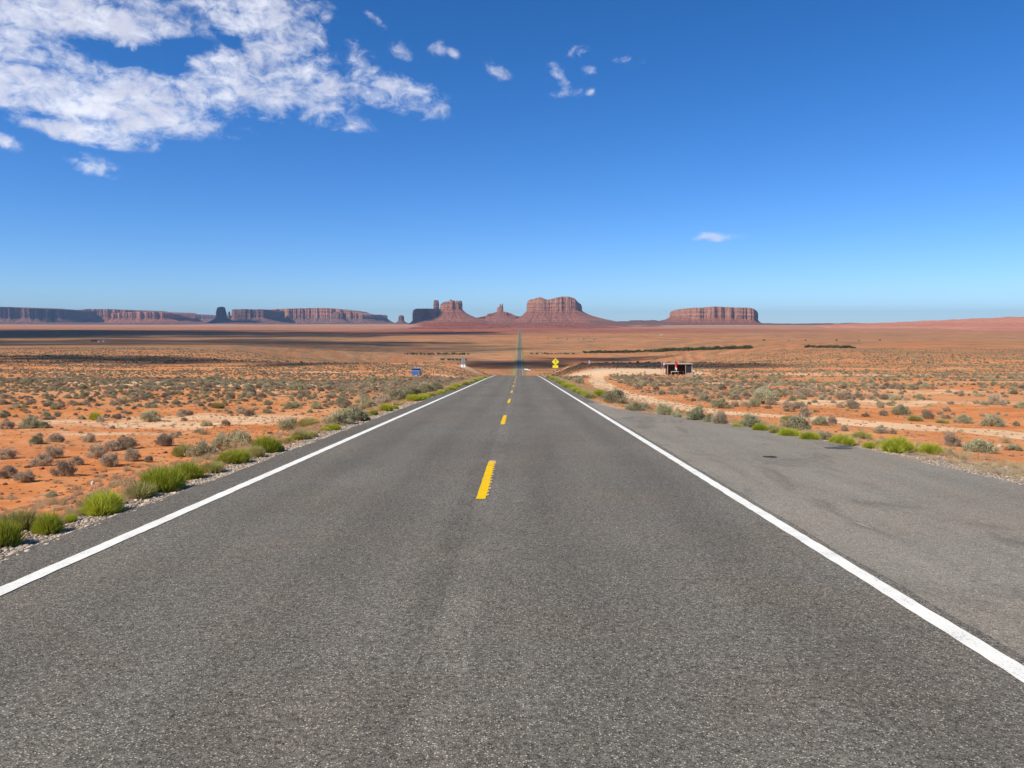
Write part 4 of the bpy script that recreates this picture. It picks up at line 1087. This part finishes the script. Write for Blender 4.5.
n2_ = 16000; yr = rr.uniform(6, 34, n2_) ; xr_ = x_right(yr) + np.abs(rr.normal(0, 1, n2_)) * (0.25 + 1.0 * sst(yr, 19, 12)) - .03
GXs = np.concatenate([xl, xr_]); GYs = np.concatenate([yy, yr]); n = len(GXs)
sz = np.clip(rr.lognormal(-3.85, .42, n), .010, .07); sz[len(xl):] *= .72
gn_scatter('gravel', GXs, GYs, terr(GXs, GYs) + sz * .15, sz, sz * .9, gsrc, rr.integers(0, len(gsrc), n), 3, 'pale loose gravel along the pavement edges', 'gravel')
n = 11000; yy = rr.uniform(8, 70, n); xx_ = np.where(rr.random(n) < .6, X_LEFT - .6 - rr.gamma(1.5, 5, n), x_right(yy) + .8 + rr.gamma(1.5, 5, n))
sz = np.clip(rr.lognormal(-3.2, .5, n), .015, .16)
gn_scatter('loose_stones', xx_, yy, terr(xx_, yy) + sz * .1, sz, sz * .8, rred, rr.integers(0, len(rred), n), 6, 'small red brown stones strewn over the sand', 'stones')

# ------------------------------------------------------------------ far trees along the wash
def tree_meshes(seed):
    r = np.random.default_rng(seed); Ps = []
    for c in range(16):
        t = r.uniform(0, 6.28); q = r.uniform(0, .33); ctr = np.array([math.cos(t)*q, math.sin(t)*q, r.uniform(.25, .72)]); Ps.append(ctr + r.standard_normal((42, 3)) * np.array([.10, .10, .09]))
    P = np.concatenate(Ps); n = len(P); P[:, 2] = np.maximum(P[:, 2], .08)
    V, Fc = blades(P, unit(r.standard_normal((n, 3)) + [0, 0, .4]), r.uniform(.07, .13, n), r.uniform(.06, .1, n), r)
    crown = fast_mesh('crown', V, Fc); crown.materials.append(M_TREE)
    V = []; Fq = []
    for l, (rad, z) in enumerate(((.05, 0), (.035, .25), (.02, .55))):
        for k_ in range(6): a = k_ * math.pi / 3; V.append((rad*math.cos(a) + .03*l, rad*math.sin(a), z))
    for l in range(2):
        for k_ in range(6): Fq.append((l*6+k_, l*6+(k_+1) % 6, (l+1)*6+(k_+1) % 6, (l+1)*6+k_))
    tm = bpy.data.meshes.new('trunk'); tm.from_pydata(V, [], Fq); tm.materials.append(M_WOOD)
    return crown, tm
TM = [tree_meshes(200 + i) for i in range(4)]
def tree(p, w, h, label, group):
    cm, tm = random.choice(TM); o = empty('juniper_tree', p, random.uniform(0, 6)); tag(o, label, 'tree', group)
    for nm, me_ in (('crown', cm), ('trunk', tm)):
        c = bpy.data.objects.new(nm, me_); COL.objects.link(c); c.parent = o; c.scale = (w, w, h)
TR = [ # x0, x1, row0, row1, n, height px, label
 (405, 470, 354.6, 354.8, 26, 2.3, 'dark small tree in the thin row left of the far road', 'trees in the thin row left of the far road'),
 (440, 468, 360.3, 360.6, 8, 2.3, 'dark tree in the short row below the thin left row', 'trees in the short lower row left of the far road'),
 (530, 575, 354.4, 354.2, 16, 1.8, 'dark small tree in the thin row right of the far road', 'trees in the thin row right of the far road'),
 (584, 636, 353.2, 352.8, 26, 3.0, 'dark green tree in the belt at the near side of the wash', 'trees in the near belt of the wash'),
 (600, 665, 353.0, 351.8, 34, 3.0, 'green tree in the left half of the long belt above the stall', 'trees in the left half of the long belt'),
 (660, 752, 351.5, 348.6, 62, 4.0, 'green tree in the right half of the long belt above the stall', 'trees in the right half of the long belt'),
 (806, 856, 347.6, 348.2, 34, 3.0, 'dark green tree in the compact belt far out on the right plain', 'trees in the compact belt on the right plain'),
 (540, 600, 339, 340, 8, 1.0, 'tiny far tree on the plain right of the road', 'tiny far trees right of the road'),
 (760, 900, 340.5, 341, 6, 1.6, 'single far tree dotted on the right plain', 'single far trees on the right plain')]
for (x0, x1, r0, r1, n, hp, lab, grp) in TR:
    for i in range(n):
        t = (i + random.uniform(-.4, .4)) / n; p = hit(x0 + (x1-x0)*t, r0 + (r1-r0)*t + random.uniform(-.25, .25)); s = depth(p) / F
        hh = hp * s * random.uniform(.65, 1.2); tree((p[0], p[1], p[2] - .1), hh * random.uniform(1.3, 2.0), hh, lab, grp)
for (x, row, w, h) in ((181, 363, 5, 3), (231, 378, 9, 5), (30, 360, 5, 2.5), (1000, 372, 4, 2.5), (941, 364, 4, 2)):
    pass

# ------------------------------------------------------------------ made things
M_GALV = flat('galvanised_steel', (0.42, 0.43, 0.43), .5, .5, .5)
M_ALU = flat('sign_back_aluminium', (0.25, 0.27, 0.27), .55, .4, .2)
M_PLW = flat('white_plate', (0.80, 0.80, 0.78), .5, .4)
M_SY = flat('sign_yellow', (0.84, 0.74, 0.03), .5, .4, var=.04)
M_BLK = flat('black_paint', (0.015, 0.015, 0.017), .6, .3)
M_BLUE = flat('blue_steel', (0.03, 0.14, 0.42), .5, .4, var=.2, scale=3)
M_DKB = flat('black_plastic_lid', (0.02, 0.02, 0.024), .6, .3)
M_RIM = flat('pale_steel_rim', (0.55, 0.52, 0.50), .6, .3)
M_PW = flat('weathered_wood', (0.40, 0.33, 0.27), .9, .1, var=.3)
M_DW = flat('dark_board', (0.10, 0.055, 0.045), .9, .1, var=.4)
M_SHADE = flat('dark_shade_cloth', (0.035, 0.035, 0.055), .9, .1, var=.3)
M_RED = flat('red_cloth', (0.60, 0.04, 0.05), .8, .1); M_WC = flat('white_cloth', (0.80, 0.78, 0.76), .8, .1); M_NAVY = flat('navy_cloth', (0.05, 0.03, 0.12), .8, .1)
M_CARW = flat('white_car_paint', (0.78, 0.78, 0.78), .3, .5); M_GLS = flat('dark_glass', (0.03, 0.035, 0.04), .1, .6); M_TYRE = flat('tyre_rubber', (0.02, 0.02, 0.02), .9, .1)
M_TAN = flat('tan_stucco', (0.26, 0.15, 0.11), .9, .1); M_ROOF = flat('brown_roof', (0.09, 0.06, 0.05), .9, .1)
def box(bm, c, s, rz=0, bev=0.0):
    M = Matrix.Translation(c) @ Matrix.Rotation(rz, 4, 'Z') @ Matrix.Diagonal((*s, 1))
    g_ = bmesh.ops.create_cube(bm, size=1, matrix=M)
    if bev > 0: bmesh.ops.bevel(bm, geom=[e for e in bm.edges if all(v in g_['verts'] for v in e.verts)], offset=bev, segments=2, affect='EDGES')
def tube(bm, a, b_, r1, r2=None, n=10):
    a, b_ = Vector(a), Vector(b_); d = b_ - a; q = d.to_track_quat('Z', 'Y')
    M = Matrix.Translation((a + b_) / 2) @ q.to_matrix().to_4x4()
    bmesh.ops.create_cone(bm, cap_ends=True, segments=n, radius1=r1, radius2=r2 if r2 is not None else r1, depth=d.length, matrix=M)
def part(name, mat, parent, fn, label=None, smooth=False):
    bm = bmesh.new(); fn(bm); me_ = bpy.data.meshes.new(name); bm.to_mesh(me_); bm.free()
    o = link_mesh(name, me_, mat, parent, smooth)
    if label: o['label'] = label
    return o
# grey sign seen from behind
p = hit(463.2, 378.2); s = depth(p) / F
sg_ = empty('road_sign', p); tag(sg_, 'grey back of a tall road sign with a smaller pale plate under it, left verge', 'road sign')
part('post', M_GALV, sg_, lambda bm: (box(bm, (0, 0, 10.3*s), (.06, .06, 20.6*s)),))
part('sign_panel', M_ALU, sg_, lambda bm: (box(bm, (0, .05, 17.4*s), (4.2*s, .02, 7.2*s), 0, .008), box(bm, (0, .035, 15.4*s), (4.0*s, .03, .04)), box(bm, (0, .035, 19.4*s), (4.0*s, .03, .04))))
part('plate', M_PLW, sg_, lambda bm: box(bm, (0, .05, 12.2*s), (4.5*s, .02, 2.8*s), 0, .006))
# yellow diamond
p = hit(555.4, 377.0); s = depth(p) / F
ys_ = empty('warning_sign', p); tag(ys_, 'yellow diamond warning sign with a smaller yellow plate below, right verge', 'road sign')
part('post', M_GALV, ys_, lambda bm: box(bm, (0, .04, 9.1*s), (.06, .05, 18.2*s)))
def dia(bm, w, t, y, z, x=0):
    M = Matrix.Translation((x, y, z)) @ Matrix.Rotation(math.pi/4, 4, 'Y') @ Matrix.Diagonal((w/math.sqrt(2), t, w/math.sqrt(2), 1)); bmesh.ops.create_cube(bm, size=1, matrix=M)
dp = part('sign_panel', M_SY, ys_, lambda bm: dia(bm, 7.4*s, .02, 0, 15.2*s))
part('symbol', M_BLK, dp, lambda bm: (box(bm, (0, -.016, 14.6*s), (.05, .008, 2.4*s)), tube(bm, (0, -.020, 16.9*s), (0, -.012, 16.9*s), .09, n=12), box(bm, (.10, -.016, 15.2*s), (.2, .008, .04))))
part('plate', M_SY, ys_, lambda bm: box(bm, (0, 0, 10.4*s), (5.6*s, .02, 2.7*s), 0, .006))
# small marker posts
for (x, row, h, lab) in ((433.6, 377.5, 7, 'thin wooden stake right of the blue bin'), ):
    p = hit(x, row); s = depth(p) / F
    o = part('marker_post', M_DW, None, lambda bm: (box(bm, (0, 0, h*s/2), (.07, .07, h*s), .3, .008), tube(bm, (0, 0, h*s), (0, 0, h*s + .06), .045, .005, 6))); o.location = p; tag(o, lab, 'post')
# blue bin
p = hit(416.3, 375.4); s = depth(p) / F
bn = empty('rubbish_bin', p, R(-14)); tag(bn, 'blue steel rubbish skip with black lid on the orange sand at left', 'skip')
w, h, d = 8.2*s, 7.2*s, 5.5*s
def skip(bm):
    V = [(-w*.44, -d/2, 0), (w*.44, -d/2, 0), (w*.44, d/2, 0), (-w*.44, d/2, 0), (-w/2, -d/2 - .1, h*.72), (w/2, -d/2 - .1, h*.72), (w/2, d/2, h), (-w/2, d/2, h)]
    vs = [bm.verts.new(v) for v in V]
    for f in ((0,3,2,1), (0,1,5,4), (1,2,6,5), (2,3,7,6), (3,0,4,7), (4,5,6,7)): bm.faces.new([vs[i] for i in f])
    for q in (-.3, 0, .3): box(bm, (q*w, -d/2 - .055, h*.36), (.05, .06, h*.6))
part('body', M_BLUE, bn, skip)
part('lid', M_DKB, bn, lambda bm: (box(bm, (0, -d*.05, h*.93), (w*.94, d*.98, .04), 0, .01), box(bm, (0, -d*.50 - .06, h*.80), (w*.9, .03, h*.2))))
part('rim', M_RIM, bn, lambda bm: (tube(bm, (-w*.52, -d/2 - .14, h*.66), (w*.52, -d/2 - .14, h*.66), .035), tube(bm, (w*.53, -d/2 - .1, h*.7), (w*.53, d/2, h), .035), tube(bm, (-w*.53, -d/2 - .1, h*.7), (-w*.53, d/2, h), .035), tube(bm, (-w*.53, d/2, h*1.02), (w*.53, d/2, h*1.02), .04), tube(bm, (-w*.5, -d/2 - .04, .05), (w*.5, -d/2 - .04, .05), .05), tube(bm, (w*.5, -d/2-.08, .05), (w*.54, -d/2 - .1, h*.7), .04), tube(bm, (-w*.5, -d/2-.08, .05), (-w*.54, -d/2 - .1, h*.7), .04)))
# vendor stall
p = hit(679, 375.6); s = depth(p) / F
stl = empty('market_stall', p, 0); tag(stl, 'open fronted wooden roadside stall with flat roof and dark back', 'stall')
def X(px): return (px - 679) * s
HT = 12.0 * s; DP = 2.6
part('roof', M_PW, stl, lambda bm: (box(bm, (X(678.3), DP/2 - .1, HT), (28.6*s, DP + .5, .07)), box(bm, (X(678.3), -.33, HT - .05), (28.8*s, .05, .16))))
for (q, yq) in ((667.3, -.2), (685.3, -.2), (691.6, -.15), (665.6, DP), (691.4, DP), (678, DP)):
    part('post', M_PW, stl, lambda bm: box(bm, (X(q), yq, HT/2 - .06), (.10, .10, HT - .15), 0, .008))
part('back_wall', M_DW, stl, lambda bm: [box(bm, (X(668.6 + i*1.42), DP - .08, HT*.47), (1.38*s, .03, HT*.9)) for i in range(16)])
part('side_panel', M_SHADE, stl, lambda bm: [box(bm, (X(688.7), -.12, HT*(.10 + .2*i)), (4.7*s, .03, HT*.195)) for i in range(1, 5)] + [box(bm, (X(691.4), DP/2, HT*.5), (.03, DP - .4, HT*.9))])
part('side_panel', M_DW, stl, lambda bm: box(bm, (X(668.6), DP*.55, HT*.42), (.04, DP*.8, HT*.84)))
part('lower_board', M_PW, stl, lambda bm: box(bm, (X(688.7), -.15, HT*.12), (5.0*s, .03, HT*.22)))
tb = empty('display_table', (p[0] + X(675), p[1] + .35, p[2])); tag(tb, 'long white topped table inside the wooden stall', 'table')
part('tabletop', M_PLW, tb, lambda bm: box(bm, (0, 0, 4.0*s), (7.4*s, .6, .05)))
for a_ in (-1, 1):
    for b_ in (-1, 1): part('leg', M_PW, tb, lambda bm: box(bm, (a_*3.4*s, b_*.25, 2.0*s), (.06, .06, 4.0*s)))
tb2 = empty('display_table', (p[0] + X(682), p[1] + 1.1, p[2])); tag(tb2, 'second table deeper in the stall, right of the white topped one', 'table')
part('tabletop', M_PW, tb2, lambda bm: box(bm, (0, 0, 3.9*s), (5.4*s, .6, .05)))
for a_ in (-1, 1):
    for b_ in (-1, 1): part('leg', M_PW, tb2, lambda bm: box(bm, (a_*2.4*s, b_*.25, 1.95*s), (.06, .06, 3.9*s)))
def flag(root, mats_, w, h, z, seed, x0=0.0):
    """cloth hanging in folds from a pole; mats_ = list of (material, x from, x to, z from, z to) fields as thin strips"""
    for (nm, mt, u0, u1, v0, v1) in mats_:
        nu, nv = 8, 8; V = []
        for side_ in (-1, 1):
            for i in range(nu + 1):
                for j in range(nv + 1):
                    u = u0 + (u1-u0)*i/nu; v = v0 + (v1-v0)*j/nv
                    V.append((x0 + u*w*(1 - .15*(1-v)), .07*math.sin(u*9 + v*3 + seed) + side_*.004, z - h*(1-v) - .18*h*u*u))
        Fq = []; N_ = (nu+1)*(nv+1)
        for sd_ in (0, 1):
            for i in range(nu):
                for j in range(nv):
                    a_ = sd_*N_ + i*(nv+1) + j; Fq.append((a_, a_+1, a_+nv+2, a_+nv+1) if sd_ else (a_, a_+nv+1, a_+nv+2, a_+1))
        mesh_obj(nm, V, Fq, mt, root, smooth=True)
def flag_thing(x, row, hpx, wpx, fields, label, seed, ypos=None, cpx=4.5):
    p_ = hit(x, row) if ypos is None else ypos; s_ = depth(p_) / F
    fo = empty('flag', p_); tag(fo, label, 'flag')
    part('pole', M_PW, fo, lambda bm: tube(bm, (0, 0, 0), (0, 0, hpx*s_), .03, .02, 8))
    flag(fo, fields, wpx*s_, cpx*s_, hpx*s_*.98, seed); return fo
flag_thing(661.4, 375.8, 14.2, 3.2, [('canton', M_NAVY, 0, .45, .45, 1), ('red_stripe', M_RED, .45, 1, .72, 1), ('white_stripe', M_WC, .45, 1, .45, .72), ('lower_stripe', M_NAVY, 0, 1, 0, .45)], 'dark blue, red and white flag on a pole left of the stall', 1)
flag_thing(674.6, 375.6, 15.4, 1.9, [('red_field', M_RED, 0, 1, .28, 1), ('white_field', M_WC, 0, 1, 0, .28)], 'red flag with a white lower edge hanging at the stall front', 2, ypos=p + np.array([X(674.6), -.45, 0]), cpx=8.6)
fo = flag_thing(588.4, 366.5, 8.0, 1.9, [('white_field', M_WC, 0, 1, 0, 1)], 'white flag on a thin pole in the cloud shadow right of the road', 3, ypos=hit(588.4, 368.4), cpx=3.0)
# white car parked by the road in the dip
def car(p, rz, label, k_=1.0):
    c = empty('parked_car', p, rz); c.scale = (k_,)*3; tag(c, label, 'car')
    def body(bm):
        prof = [(-2.3,.35),(-2.35,.8),(-2.2,1.05),(-1.5,1.15),(-.8,1.65),(.9,1.70),(1.9,1.60),(2.25,1.1),(2.32,.7),(2.25,.35)]
        L_ = [bm.verts.new((-.9, y_, z_)) for y_, z_ in prof]; R_ = [bm.verts.new((.9, y_, z_)) for y_, z_ in prof]; n_ = len(prof)
        bm.faces.new(L_); bm.faces.new(R_[::-1])
        for i in range(n_): bm.faces.new((L_[i], R_[i], R_[(i+1) % n_], L_[(i+1) % n_]))
        bmesh.ops.recalc_face_normals(bm, faces=bm.faces); bmesh.ops.bevel(bm, geom=bm.edges[:], offset=.06, segments=2, affect='EDGES')
    part('body', M_CARW, c, body)
    part('window', M_GLS, c, lambda bm: (box(bm, (.905, .45, 1.4), (.02, 2.4, .34)), box(bm, (-.905, .45, 1.4), (.02, 2.4, .34))))
    part('windscreen', M_GLS, c, lambda bm: bm.faces.new([bm.verts.new(v) for v in ((-.75, -1.46, 1.21), (.75, -1.46, 1.21), (.7, -.86, 1.64), (-.7, -.86, 1.64))]))
    for a_ in (-.86, .86):
        for b_ in (-1.45, 1.45): part('wheel', M_TYRE, c, lambda bm: tube(bm, (a_ - .11, b_, .34), (a_ + .11, b_, .34), .34, n=16))
    for a_ in (-.6, .6): part('headlight', M_PLW, c, lambda bm: box(bm, (a_, -2.33, .85), (.34, .05, .14)))
p = hit(526.6, 370.2); car(p, R(62), 'white car parked beside the road down in the dip', 1.15)
p = hit(529.2, 370.8); car(p, R(80), 'pale car just right of the white car in the dip', .95)
# far homestead on the left plain
def house(x, row, w, h, mt, label, name='house', trailer=False):
    p_ = hit(x, row); s_ = depth(p_) / F; W_, H_ = w*s_, h*s_
    c = empty(name, p_, .2); tag(c, label, 'house' if not trailer else 'trailer')
    part('wall', mt, c, lambda bm: box(bm, (0, 0, H_*.33), (W_, W_*.6, H_*.66)))
    def rf(bm):
        vs = [bm.verts.new(v) for v in ((-W_*.53, -W_*.34, H_*.662), (W_*.53, -W_*.34, H_*.662), (W_*.53, W_*.34, H_*.662), (-W_*.53, W_*.34, H_*.662), (-W_*.53, 0, H_), (W_*.53, 0, H_))]
        for f in ((0,1,5,4), (2,3,4,5), (1,2,5), (3,0,4), (3,2,1,0)): bm.faces.new([vs[i] for i in f])
    part('roof', M_ROOF if not trailer else M_PLW, c, rf)
    part('door', M_BLK, c, lambda bm: box(bm, (-W_*.2, -W_*.302, H_*.25), (W_*.1, .08, H_*.5)))
    part('window', M_GLS, c, lambda bm: box(bm, (W_*.2, -W_*.302, H_*.36), (W_*.16, .08, H_*.24)))
house(94, 341.8, 4.6, 2.2, M_TAN, 'small dark brown house on the left plain under the cloud shadow')
house(98.6, 342.3, 1.6, 1.2, M_PLW, 'tiny white trailer touching the dark brown house', 'trailer', True)
house(103.4, 341.8, 1.3, 1.0, M_PLW, 'tiny white trailer standing apart right of the dark brown house', 'trailer', True)
house(661.5, 334.5, 1.6, 1.1, M_PLW, 'tiny white building on the far right plain below the horizon rise', 'house')

# ------------------------------------------------------------------ haze
mh = bpy.data.materials.new('haze_air'); mh.use_nodes = True; T = NT(mh.node_tree)
T.n.remove(T.n['Principled BSDF'])
pv = T.new('ShaderNodeVolumePrincipled'); pv.inputs['Color'].default_value = (0.42, 0.68, 1.0, 1); pv.inputs['Density'].default_value = 2.0e-5; pv.inputs['Anisotropy'].default_value = 0.2
T.l.new(pv.outputs[0], T.n['Material Output'].inputs['Volume'])
bm = bmesh.new(); zlo = float(ZG.min()) - 60; zhi = 640
box(bm, (0, 18000, (zlo + zhi) / 2), (62000, 40000, zhi - zlo))
me = bpy.data.meshes.new('haze'); bm.to_mesh(me); bm.free(); hz = link_mesh('haze', me, mh); tag(hz, 'thin blue desert haze softening the far mesas', kind='stuff')
print('SCRUB', rest.sum(), 'zmin', zlo, 'objs', len(COL.objects))
